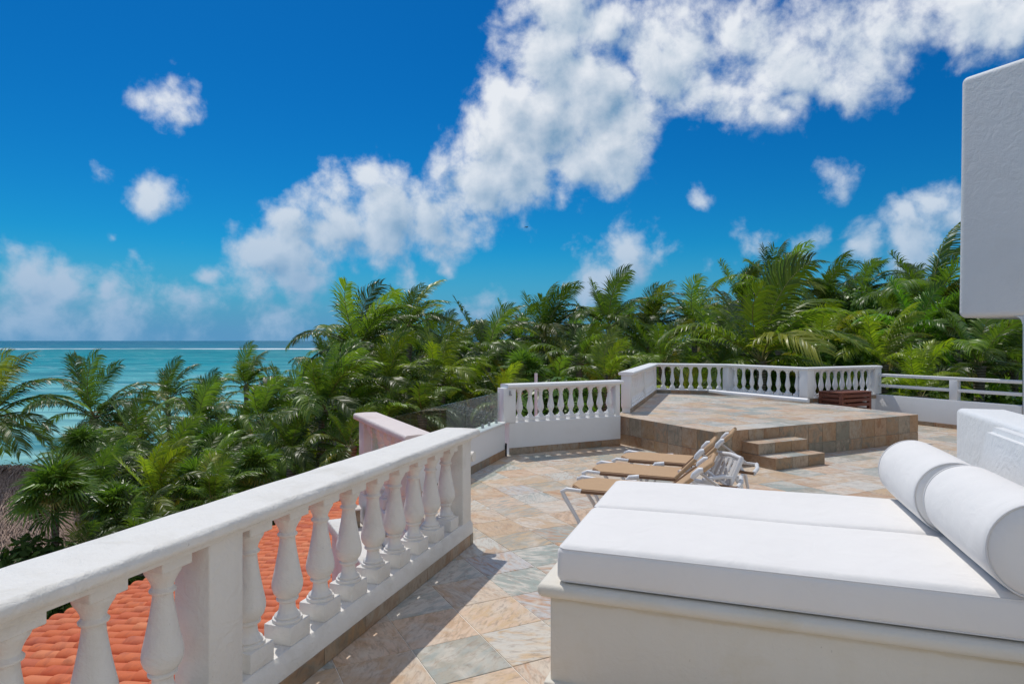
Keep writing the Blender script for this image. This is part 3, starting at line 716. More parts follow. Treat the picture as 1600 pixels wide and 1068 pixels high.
# sloping masonry backrest, and the wall behind it
bm = bmesh.new(); pf = [(1.235, .50), (1.44, .50), (1.44, 1.16), (1.335, 1.16)]
lo = [bm.verts.new((l, 2.3, z)) for l, z in pf]; hi = [bm.verts.new((l, 4.37, z)) for l, z in pf]
bm.faces.new(lo[::-1]); bm.faces.new(hi)
for i in range(4): bm.faces.new((lo[i], lo[(i+1) % 4], hi[(i+1) % 4], hi[i]))
bmesh.ops.bevel(bm, geom=list(bm.edges), offset=.03, segments=4, affect='EDGES')
link('backrest', finish(bm, STUCCO, 60), db)
bm = bmesh.new(); bbox_(bm, 1.42, 1.72, 1.9, 5.22, 0, 1.185, .035, 4)
wl = link('garden_wall', finish(bm, STUCCO, 60)); wl.rotation_euler = (0, 0, R(-19.5)); tag(wl, 'thick white stucco wall with rounded top behind the daybed backrest', 'wall')

def cushion(name, x0, x1, y0, y1, z0, z1, r, label, group):
    """soft box: rounded edges, slightly domed top, piping along both rims"""
    bm = bmesh.new(); bbox_(bm, x0, x1, y0, y1, z0, z1, r, 6)
    long_e = [e for e in bm.edges if e.calc_length() > .3]
    bmesh.ops.subdivide_edges(bm, edges=long_e, cuts=14, use_grid_fill=True)
    rnd = random.Random(len(name)+int(y0*10)); cx, cy, cz = (x0+x1)/2, (y0+y1)/2, (z0+z1)/2
    for v in bm.verts:
        fx = 1-abs((v.co.x-cx)/((x1-x0)/2))**4; fy = 1-abs((v.co.y-cy)/((y1-y0)/2))**2.5
        if v.co.z > cz+.02: v.co.z += .016*max(0, fx)**.5*max(0, fy)**.6+.0025*math.sin(v.co.x*7+y0)*math.sin(v.co.y*9)
        fz = 1-((v.co.z-cz)/((z1-z0)/2))**2
        if fz > 0:
            if abs(v.co.y-cy) > (y1-y0)/2-.02: v.co.y += math.copysign(.010*fz, v.co.y-cy)
            if abs(v.co.x-cx) > (x1-x0)/2-.02: v.co.x += math.copysign(.012*fz, v.co.x-cx)
    o = link(name, finish(bm, CUSH, 75)); o.rotation_euler = (0, 0, R(-19.5)); tag(o, label, 'mattress', group)
    for z in (z1-r*.42, z0+r*.42):
        e = r*.60; pts = []
        cr = .035
        for (qx, qy, a0) in ((x0+cr, y0+cr, 180), (x1-cr, y0+cr, 270), (x1-cr, y1-cr, 0), (x0+cr, y1-cr, 90)):
            for k in range(5):
                a = R(a0+22.5*k); pts.append((qx+(cr-e*.15)*math.cos(a), qy+(cr-e*.15)*math.sin(a), z+.001*math.sin(9*qx+k)))
        pts.append(pts[0]); b2 = bmesh.new(); tube(b2, pts, .0042, 6); link('piping', finish(b2, PIPING, 80), o)
    return o
cushion('mattress', -.782, 1.225, 2.835, 3.585, .54, .713, .034, 'nearer of the two flat white mattresses on the daybed', 'daybed mattresses')
cushion('mattress', -.782, 1.225, 3.595, 4.33, .54, .713, .034, 'farther flat white mattress on the daybed, beside the tan loungers', 'daybed mattresses')
def bolster(w0, w1, label, lc, rot=0):
    r = .180; zc = .722+r-.008; L = w1-w0
    bm = bmesh.new(); seg = 48
    prof = [(0.02, 0), (r*.6, .002), (r*.9, .008), (r*.965, .018), (r, .045)]+[(r*(1+.012*math.sin(math.pi*k/8)), .045+(L-.09)*k/8) for k in range(1, 8)]+[(r, L-.045), (r*.965, L-.018), (r*.9, L-.008), (r*.6, L-.002), (.02, L)]
    lathe(bm, prof, seg)
    for v in bm.verts:
        x, y, z = v.co; yy = y
        if yy < -r*.90: yy = -r*.90+(yy+r*.90)*.35      # flattened where it rests
        v.co = Vector((x, z, yy))
    o = link('bolster', finish(bm, CUSH, 60)); p = LW(lc, w0); o.location = (p[0], p[1], zc-.008); o.rotation_euler = (0, 0, R(-19.5+rot))
    tag(o, label, 'bolster', 'bolsters on the daybed')
    for y in (.014, L-.014):
        b2 = bmesh.new(); pts = []
        for k in range(49):
            a = 2*math.pi*k/48; zz = r*.972*math.sin(a); zz = -r*.90+(zz+r*.90)*.35 if zz < -r*.9 else zz
            pts.append((r*.972*math.cos(a), y, zz))
        b2v = []
        tube(b2, pts, .0042, 6); link('piping', finish(b2, PIPING, 80), o)
bolster(2.80, 3.58, 'nearer round white bolster, its grey end facing out at the right edge', 1.035, 1.6)
bolster(3.60, 4.36, 'farther round white bolster lying across the far mattress', .985, 1.6)

# ------------------------------------------------------------------ loungers
def make_lounger(loc, rz, label, back=42):
    o = empty('sun_lounger', loc, rz, label, 'sun lounger', 'tan sun loungers behind the daybed')
    W_ = .26; H = .35; xh = .86
    bm = bmesh.new()                      # sling seat with chamfered foot end
    out = [(0.02, 0), (.10, W_), (xh, W_), (xh, -W_), (.10, -W_)]; out = [(.0, .09), (.12, W_), (xh, W_), (xh, -W_), (.12, -W_), (.0, -.09)]
    top = [bm.verts.new((x, y, H+.0)) for x, y in out]; bot = [bm.verts.new((x, y, H-.026)) for x, y in out]
    bm.faces.new(top[::-1]); bm.faces.new(bot)
    for i in range(6): bm.faces.new((top[i], top[(i+1) % 6], bot[(i+1) % 6], bot[i]))
    bmesh.ops.bevel(bm, geom=list(bm.edges), offset=.008, segments=2, affect='EDGES')
    link('sling_seat', finish(bm, SLING, 40), o)
    for s in (-1, 1):
        b = bmesh.new(); tube(b, [(.02, s*.11, H-.022), (.13, s*(W_+.003), H-.022), (xh, s*(W_+.003), H-.022), (1.42, s*(W_+.005), H-.05)], .015, 8); link('side_rail', finish(b, DARKSL if s < 0 else PLAST), o)
        b = bmesh.new(); tube(b, [(.13, s*(W_+.004), H-.015), (.0, s*(W_+.012), H-.008), (-.04, s*(W_+.016), H-.03), (-.02, s*(W_+.02), H-.07), (.10, s*(W_+.03), .10), (.15, s*(W_+.035), .005)], [.016, .018, .023, .021, .018, .018], 8, 1.0); link('leg', finish(b, PLAST, 60), o)
        b = bmesh.new(); tube(b, [(.52, s*(W_+.012), H-.02), (.43, s*(W_+.03), H-.03), (.40, s*(W_+.035), H-.07), (.34, s*(W_+.035), .15), (.30, s*(W_+.035), .005)], [.024, .024, .021, .017, .017], 8); link('leg', finish(b, PLAST, 60), o)
        b = bmesh.new(); tube(b, [(.95, s*(W_+.02), H+.0), (1.2, s*(W_+.03), H-.02), (1.30, s*(W_+.03), .16), (1.33, s*(W_+.03), .005)], [.022, .026, .02, .017], 8); link('leg', finish(b, PLAST, 60), o)
    bk = R(back); L = .46
    mt = Matrix.Translation((xh, 0, H-.01)) @ Matrix.Rotation(-bk, 4, 'Y')
    b = bmesh.new(); bbox_(b, 0, L, -W_+.035, W_-.035, -.006, .006, .004, 1, mt); link('backrest', finish(b, SLING), o)
    for s in (-1, 1):
        b = bmesh.new(); tube(b, [mt@Vector((0, s*W_, 0)), mt@Vector((L*.6, s*W_, 0))], .019, 8); link('backrest_rail', finish(b, DARKSL if s > 0 else SLING, 60), o)
        b = bmesh.new(); tube(b, [mt@Vector((L*.58, s*W_, 0)), mt@Vector((L*.66, s*W_, .012)), mt@Vector((L*.8, s*W_, .016)), mt@Vector((L*.86, s*W_, 0))], [.017, .026, .026, .018], 8); link('grip', finish(b, PLAST, 60), o)
        b = bmesh.new(); tube(b, [mt@Vector((L*.84, s*W_, 0)), mt@Vector((L, s*W_, 0)), mt@Vector((L+.02, s*(W_-.03), 0))], .02, 8); link('rail_end', finish(b, SLING, 60), o)
        b = bmesh.new(); tube(b, [mt@Vector((L*.55, s*(W_-.03), -.02)), (xh+.46, s*(W_-.03), H-.04)], .013, 6); link('backrest_prop', finish(b, PLAST, 60), o)
    b = bmesh.new(); tube(b, [mt@Vector((L, -W_+.02, 0)), mt@Vector((L, W_-.02, 0))], .019, 8); link('top_bar', finish(b, SLING, 60), o)
    b = bmesh.new(); tube(b, [(1.42, -W_, H-.05), (1.44, 0, H-.05), (1.42, W_, H-.05)], .022, 8); link('end_bar', finish(b, PLAST, 60), o)
    b = bmesh.new(); tube(b, [(1.28, -W_, .2), (1.28, W_, .2)], .018, 8); link('cross_bar', finish(b, PLAST, 60), o)
    return o
make_lounger((1.27, 7.33, 0), R(-24), 'farthest tan sun lounger, nearest the tiled platform, back raised', 45)
make_lounger((.86, 6.66, 0), R(-23), 'middle tan sun lounger of the three, back raised', 46)
make_lounger((.58, 5.90, 0), R(-21), 'nearest tan sun lounger, mostly hidden behind the white daybed', 40)
# white resin chair, seen from behind the loungers
def resin_chair():
    o = empty('resin_chair', (1.98, 6.18, 0), R(200), 'white resin garden chair tipped back among the raised lounger backs', 'chair')
    def T(name, pts, r): b = bmesh.new(); tube(b, pts, r, 8); link(name, finish(b, PLAST, 60), o)
    T('arm', [(-.02, .24, .36), (.0, .26, .50), (.12, .27, .52), (.40, .25, .50)], [.02, .026, .03, .024])
    T('arm', [(-.02, -.24, .36), (.0, -.26, .50), (.12, -.27, .52), (.40, -.25, .50)], [.02, .026, .03, .024])
    for x, y in ((0, .24), (0, -.24), (.42, .22), (.42, -.22)): T('leg', [(x, y, .36), (x*1.08, y*1.08, 0)], [.026, .018])
    bm = bmesh.new(); bbox_(bm, -.02, .44, -.23, .23, .33, .36, .012, 2); link('seat', finish(bm, PLAST, 50), o)
    mt = Matrix.Translation((-.02, 0, .36)) @ Matrix.Rotation(R(-62+180), 4, 'Y')
    mt = Matrix.Translation((-.02, 0, .36)) @ Matrix.Rotation(R(-118), 4, 'Y')
    for y in (-.21, .21):
        b = bmesh.new(); tube(b, [mt@Vector((0, y, 0)), mt@Vector((.40, y, 0))], [.026, .034], 8); link('backrest_post', finish(b, PLAST, 60), o)
    for k in range(4):
        y = -.135+.09*k; b = bmesh.new(); bbox_(b, .02, .37, y-.03, y+.03, -.008, .008, .004, 1, mt); link('backrest_slat', finish(b, PLAST), o)
    b = bmesh.new(); tube(b, [mt@Vector((.40, -.21, 0)), mt@Vector((.42, 0, 0)), mt@Vector((.40, .21, 0))], .032, 8); link('backrest_top', finish(b, PLAST, 60), o)
resin_chair()
bpy.data.objects['resin_chair'].scale = (.76, .76, .74)

# ------------------------------------------------------------------ table, pole
tb = empty('slatted_table', AB(11.02, 7.93)+(0,), R(27), 'brown slatted wooden side table behind the platform edge', 'table')
tw, td, th = .88, .50, .67
for x in (0.03, tw-.03):
    for y in (.03, td-.03): box('leg', x-.03, x+.03, y-.03, y+.03, 0, th-.03, WOOD, tb, .003)
for k in range(8):
    y = .03+k*(td-.06)/7; box('top_plank', -.01, tw+.01, y-.029, y+.029, th-.03, th, WOOD, tb, .003)
for z in (th-.075, th-.16, th-.25, th-.36, th-.47):
    box('side_slat', .058, tw-.058, -.004, .016, z-.03, z+.03, WOOD, tb, .002); box('side_slat', .058, tw-.058, td-.016, td+.004, z-.03, z+.03, WOOD, tb, .002)
    box('side_slat', -.004, .016, .058, td-.058, z-.03, z+.03, WOOD, tb, .002); box('side_slat', tw-.016, tw+.004, .058, td-.058, z-.03, z+.03, WOOD, tb, .002)
bm = bmesh.new(); tube(bm, [(4.33, 14.05, PZ+.10), (4.6, 13.75, PZ+.075), (5.66, 12.22, PZ+.055)], [.03, .045, .045], 12)
tag(link('awning_pole', finish(bm, PLAST, 60)), 'long white rolled pole lying along the foot of the platform balustrade', 'pole')

# ------------------------------------------------------------------ orange tiled roof below the balustrade
rf = empty('lower_roof', UV(0, 0)+(0,), R(-18), 'orange clay barrel tiled roof sloping away below the foreground balustrade', 'roof')
rf.rotation_euler = (0, 0, R(162))      # local x = -v (down the slope), local y = -u
def roofz(d): return -.86-.2*(d-2.2)     # d = distance along -v
PITCH, EXPO = .205, .36
def barrel():
    bm = bmesh.new(); L = .44; seg = 8; rings = []
    for x, r, z in ((0, .082, .0), (L*.5, .090, .008), (L-.02, .098, .018), (L, .096, .018)):
        rings.append([bm.verts.new((x, r*math.cos(math.pi*k/seg), z+r*.72*math.sin(math.pi*k/seg))) for k in range(seg+1)])
    inner = [bm.verts.new((L-.005, (.096-.013)*math.cos(math.pi*k/seg), .018+(.096-.013)*.72*math.sin(math.pi*k/seg)-.002)) for k in range(seg+1)]
    back = [bm.verts.new((L*.6, .08*math.cos(math.pi*k/seg), .0+.075*.72*math.sin(math.pi*k/seg))) for k in range(seg+1)]
    for a, b in zip(rings+[inner], rings[1:]+[inner, back]):
        if a is b: continue
        for k in range(seg): bm.faces.new((a[k], a[k+1], b[k+1], b[k]))
    bmesh.ops.recalc_face_normals(bm, faces=bm.faces)
    me = bpy.data.meshes.new('barrel'); bm.to_mesh(me); bm.free(); me.materials.append(TERRA); me.shade_smooth(); me.set_sharp_from_angle(angle=R(50)); return me
BAR = barrel(); slope = math.atan(.2)
UEND = 15.2
cells = []
for j in range(int((UEND+3.5)/PITCH)):
    u = UEND-PITCH*(j+.5)
    for i in range(int(6.5/(EXPO*math.cos(slope)))):
        d = 2.05+i*EXPO*math.cos(slope); x, y = UV(u, -d-.2); z = roofz(d+.2)
        if y > .6: px, py = 800+1000*x/y, 532-(z-CAMH)/y*1000
        else: px, py = -999, 0
        vis = y > .6 and -60 < px < 720 and py < 1130
        cells.append((0 if vis else 1, x*x+y*y, u, d))
cells.sort(); rb = bmesh.new(); cnt = 0
for hid, dd, u, d in cells:
    jit = (random.uniform(-.02, .02), slope+random.uniform(-.012, .012), random.uniform(-.02, .02))
    if d < 2.25 and hid == 0 and False: continue
    loc = (d+random.uniform(-.012, .012), -u+random.uniform(-.006, .006), roofz(d)+.01)
    if hid and (u < -1.5 or u > 9): continue
    if cnt < 300 and not hid and d > 2.9:
        link('roof_tile', BAR, rf, loc, jit); cnt += 1
    else:
        tmp = bmesh.new(); tmp.from_mesh(BAR); tmp.transform(Matrix.Translation(loc) @ Euler(jit).to_matrix().to_4x4())
        m = bpy.data.meshes.new('t'); tmp.to_mesh(m); tmp.free(); rb.from_mesh(m); bpy.data.meshes.remove(m)
me = bpy.data.meshes.new('tiles'); rb.to_mesh(me); rb.free(); me.materials.append(TERRA); me.shade_smooth(); me.set_sharp_from_angle(angle=R(50))
tag(link('roof_tiles', me, rf), kind='stuff')
bm = bmesh.new(); de = 8.45
q = [(2.0, -UEND), (de, -UEND), (de, 3.6), (2.0, 3.6)]
t_v = [bm.verts.new((x, y, roofz(x)+.012)) for x, y in q]; b_v = [bm.verts.new((x, y, roofz(x)-.14)) for x, y in q]
bm.faces.new(t_v); bm.faces.new(b_v[::-1])
for i in range(4): bm.faces.new((t_v[i], b_v[i], b_v[(i+1) % 4], t_v[(i+1) % 4]))
link('roof_deck', finish(bm, TERRA, 0), rf)
box('wall', 2.02, 8.1, -UEND+.12, 3.4, GZ, -2.1, WHITE, rf)

# white ledge along the outer foot of the stair balustrade, with a short tiled pillar at its end
ld = empty('wall_ledge', (br0[0], br0[1], 0), R(117), 'white ledge along the outer foot of the short bounce-tinted balustrade, crossed by thin shadows', 'ledge')
box('ledge_slab', .0, 1.75, .082, .36, -.22, -.12, WHITE, ld, .012, 3); box('wall', .0, 1.7, .084, .32, -2.2, -.21, WHITE, ld)
pl = empty('tiled_pillar', (-1.52, 6.10, 0), R(20), 'short brown tiled pillar with pale cap seen between the balusters', 'pillar')
box('shaft', -.065, .065, -.065, .065, -.119, .045, SLATEV, pl, .003); box('cap', -.075, .075, -.075, .075, .046, .062, GROUT, pl, .004)

# neighbouring roofs glimpsed through the middle balustrade
sr = empty('neighbour_roof', (0, 0, 0), 0, 'flat salmon coloured roof lit by the sun just beyond the middle balustrade', 'roof')
link('roof_slab', prism([(1.45, 17.4), (4.0, 22.9), (6.5, 22.0), (4.4, 16.4), (1.7, 13.2), (.9, 13.4)], -.8, -.5, TERRAP), sr)
link('wall', prism([(1.55, 17.2), (3.9, 22.6), (6.2, 21.8), (4.2, 16.6), (1.75, 13.5), (1.1, 13.7)], GZ, -.8, WHITE), sr)
BROWNR, _, _ = mat_new('brown_roof', .85, .2, (.30, .12, .08))
hh = empty('distant_house', (.35, 24.0, 0), 0, 'brown roofed small house among the palms, seen through the middle balustrade', 'house')
bm = bmesh.new(); bs = [bm.verts.new(p) for p in ((-1.2, -1.2, -.75), (1.4, -1.2, -.75), (1.4, 1.6, -.75), (-1.2, 1.6, -.75))]; tp = [bm.verts.new((-.5, .2, .0)), bm.verts.new((.7, .2, .0))]
bm.faces.new(bs[::-1]); bm.faces.new((bs[0], bs[1], tp[1], tp[0])); bm.faces.new((bs[1], bs[2], tp[1])); bm.faces.new((bs[2], bs[3], tp[0], tp[1])); bm.faces.new((bs[3], bs[0], tp[0]))
link('roof', finish(bm, BROWNR, 0), hh); box('wall', -1.0, 1.2, -1.0, 1.4, GZ, -.75, WHITE, hh)
bm = bmesh.new(); lathe(bm, [(.03, -5), (.03, .30), (.03, .34)], 10)
tag(link('vent_pipe', finish(bm, PLAST), None, (.45, 12.0, .0-.1+.74)), 'white vent pipe just above the rail of the middle balustrade', 'vent')
bpy.data.objects['vent_pipe'].location.z = .70

# thatched hut, lower left
def thatch():
    o = empty('thatched_hut', (-13.8, 15.5, 0), R(8), 'brown thatched palm roof hut at the lower left below the palms', 'hut')
    apexz = -1.62; ez = -4.6
    A0, A1 = Vector((-6, 0, apexz+.1)), Vector((1.9, .6, apexz)); 
    c = [Vector((-9, -4.5, ez)), Vector((4.9, -3.4, ez)), Vector((5.0, 4.0, ez)), Vector((-9, 4.5, ez))]
    bm = bmesh.new(); vA0, vA1 = bm.verts.new(A0), bm.verts.new(A1); vc = [bm.verts.new(p) for p in c]
    fs = [(vA0, vc[0], vc[1], vA1), (vA1, vc[1], vc[2]), (vA1, vc[2], vc[3], vA0), (vA0, vc[3], vc[0])]
    for f in fs: bm.faces.new(f)
    bm.faces.new(vc[::-1])
    link('thatch_roof', finish(bm, THATCH, 0), o)
    rnd = random.Random(5); vs, fcs = [], []
    def strands(a, b, cc, d, n, ln=.34):
        for _ in range(n):
            s, t = rnd.random(), rnd.random()
            p = (a*(1-s)+b*s)*(1-t)+(d*(1-s)+cc*s)*t
            down = ((d*(1-s)+cc*s)-(a*(1-s)+b*s)).normalized(); side = (b-a).normalized()
            nrm = side.cross(down).normalized();
            if nrm.z < 0: nrm = -nrm
            w = .006+.009*rnd.random(); dr = (down+side*rnd.uniform(-.4, .4)+nrm*rnd.uniform(-.02, .30)).normalized(); l = ln*rnd.uniform(.4, 1.2)
            k = len(vs); p0 = p+nrm*rnd.uniform(-.01, .07)
            vs.extend([p0-side*w, p0+side*w, p0+dr*l+nrm*.02]); fcs.append((k, k+1, k+2))
    strands(A0, A1, c[1], c[0], 42000); strands(A1, A1+Vector((.01, 0, 0)), c[2], c[1], 9000)
    rd = (A1-A0)
    for _ in range(3500):
        s = rnd.random(); p = A0+rd*s+Vector((0, rnd.uniform(-.15, .15), rnd.uniform(-.03, .12))); k = len(vs); w = .02
        q = p+Vector((rnd.uniform(-.2, .2), rnd.uniform(-.45, .1), rnd.uniform(-.3, .08))); vs.extend([p-Vector((w, 0, 0)), p+Vector((w, 0, 0)), q]); fcs.append((k, k+1, k+2))
    me = bpy.data.meshes.new('strands'); me.from_pydata([tuple(v) for v in vs], [], fcs); me.materials.append(THATCH)
    tag(link('thatch_strands', me, o), kind='stuff')
    for x, y in ((-6.5, -3), (3.3, -2.4), (3.3, 2.6), (-6.5, 3)):
        b = bmesh.new(); tube(b, [(x, y, GZ), (x, y, -3.9)], .12, 8); link('post', finish(b, BARK), o)
thatch()

# ------------------------------------------------------------------ palms
WIND = Vector((1.0, .15, .05)).normalized()
def frond_mesh(az, el, L=3.0, g=.9, wind=.5, seed=0, npair=44, dead=False, lw=.052, ll=.28):
    rnd = random.Random(seed); N_ = 22
    d = Vector((math.cos(el)*math.sin(az), math.cos(el)*math.cos(az), math.sin(el)))
    p = Vector((0, 0, 0)); pts = [p.copy()]; dirs = [d.copy()]; st = L/N_
    for i in range(N_):
        t = (i+1)/N_
        d = (d+Vector((0, 0, -1))*g*st*(.20+.75*t)+WIND*wind*st*(.15+.9*t)).normalized()
        p = p+d*st; pts.append(p.copy()); dirs.append(d.copy())
    side0 = Vector((math.cos(az), -math.sin(az), 0))
    bm_v, bm_f, mats = [], [], []
    # rachis: tapered triangular strip
    for i in range(N_+1):
        r = .022*(1-i/N_)+.004; dd = dirs[i]; s = (side0-dd*side0.dot(dd)).normalized(); n = s.cross(dd)
        bm_v += [pts[i]+s*r, pts[i]-s*r, pts[i]-n*r*1.2 if n.z > 0 else pts[i]+n*r*1.2]
    for i in range(N_):
        for k in range(3):
            a, b = i*3+k, i*3+(k+1) % 3; bm_f.append((a, b, b+3, a+3)); mats.append(1)
    for j in range(npair):
        t = .14+.86*(j+.5)/npair; x = t*N_; i = min(int(x), N_-1); f = x-i
        P = pts[i].lerp(pts[i+1], f); D = dirs[i].lerp(dirs[i+1], f).normalized()
        s = (side0-D*side0.dot(D)).normalized(); n = s.cross(D).normalized()
        if n.z < 0 and el < 1.2: n = -n
        prof = math.sin(math.pi*min(1, (t-.04)*.93+.03))**.55
        for sg in (-1, 1):
            if rnd.random() < .04: continue
            l = ll*L*prof*rnd.uniform(.82, 1.08)+.05; w = lw*(.6+.4*prof)*rnd.uniform(.8, 1.15)
            fw = .55+.75*t+rnd.uniform(-.08, .08)
            dr = (s*sg+D*fw+n*.25+WIND*.25*wind+Vector((0, 0, -.15))).normalized()
            dr2 = (dr+Vector((0, 0, -1))*rnd.uniform(.35, .75)*(1.3 if dead else 1)+WIND*wind*rnd.uniform(.45, .8)).normalized()
            dr3 = (dr2+Vector((0, 0, -1))*rnd.uniform(.3, .6)+WIND*wind*.6).normalized()
            wd = D.cross(dr).cross(dr).normalized() if rnd.random() < .5 else (D-dr*D.dot(dr)).normalized()
            wd = (D-dr*D.dot(dr)+n*rnd.uniform(-.5, .5)).normalized()
            k = len(bm_v); a = P; b = a+dr*l*.42; c = b+dr2*l*.33; e = c+dr3*l*.25
            bm_v += [a-wd*w*.35, a+wd*w*.35, b-wd*w*.5, b+wd*w*.5, c-wd*w*.36, c+wd*w*.36, e]
            bm_f += [(k, k+1, k+3, k+2), (k+2, k+3, k+5, k+4), (k+4, k+5, k+6)]; mats += [0, 0, 0]
    me = bpy.data.meshes.new('frond'); me.from_pydata([tuple(v) for v in bm_v], [], bm_f)
    me.materials.append(FROND); me.materials.append(RACH); me.polygons.foreach_set('material_index', mats)
    me.polygons.foreach_set('use_smooth', [True]*len(mats)); me.update()
    return me
# library: 14 azimuths x 5 elevations
ELS = [80, 60, 40, 18, -12]
LIB = {}
for ei, e in enumerate(ELS):
    for k in range(14):
        LIB[(ei, k)] = frond_mesh(2*math.pi*(k+.37*ei)/14, R(e), 3.0, [.40, .72, .90, .95, .85][ei], [.42, .40, .36, .32, .25][ei], 100*ei+k)
def trunk_mesh(h, lean):
    bm = bmesh.new(); tube(bm, [(lean[0]*(1-t)**2, lean[1]*(1-t)**2, -h*(1-t)) for t in (0, .15, .35, .55, .75, .92, 1.0)], [.24, .17, .14, .125, .12, .13, .16], 9)
    return finish(bm, TRUNK, 60)
rP = random.Random(21)
def palm(px, py, D, rad, label, cat='palm tree', group=None, tint=(1, 1, 1), n=None, dead=2, upright=0.0, top_only=False):
    """crown centre at pixel px,py at depth D; rad = frond reach in pixels"""
    X = (px-800)/1000*D; Z = CAMH-(py-532)/1000*D; L = rad*D/1000; sc = L/2.75; Z -= .10*L
    o = empty('palm_tree', (X, D, GZ), 0, label, cat, group)
    h = Z-GZ; lean = (rP.uniform(-.9, .5), rP.uniform(-.5, .5))
    t = link('trunk', trunk_mesh(max(h, .6), lean), o, (0, 0, h)); 
    n = n or 20
    for i in range(n):
        q = (i+.5)/n; ei = next(e for e, lim in enumerate((.12+upright*.5, .36+upright*.4, .66, .88, 1.01)) if q < lim); k = int((i*5.13+rP.uniform(0, 3))) % 14
        f = link('frond', LIB[(ei, k)], o, (rP.uniform(-.06, .06), rP.uniform(-.06, .06), h-.10+.12*(1-q)), (rP.uniform(-.12, .12), rP.uniform(-.12, .12), rP.uniform(-.22, .22)))
        s = sc*rP.uniform(.84, 1.1)*(1 if ei < 4 else .88); f.scale = (s, s, s)
        v = rP.choice((.55, .8, 1.0, 1.2, 1.55))*rP.uniform(.9, 1.1); y = rP.random()
        col = [tint[0]*v, tint[1]*v, tint[2]*v]
        if y < .08: col = [v*1.8*tint[0]**.3, v*1.3, v*1.1]
        if ei == 4 and y > .45: col = [v*2.6, v*1.35, v*1.8]
        f.color = (*col, 1)
    return o
YG = (1.7, 1.4, .8); DK = (.8, .85, 1.0)
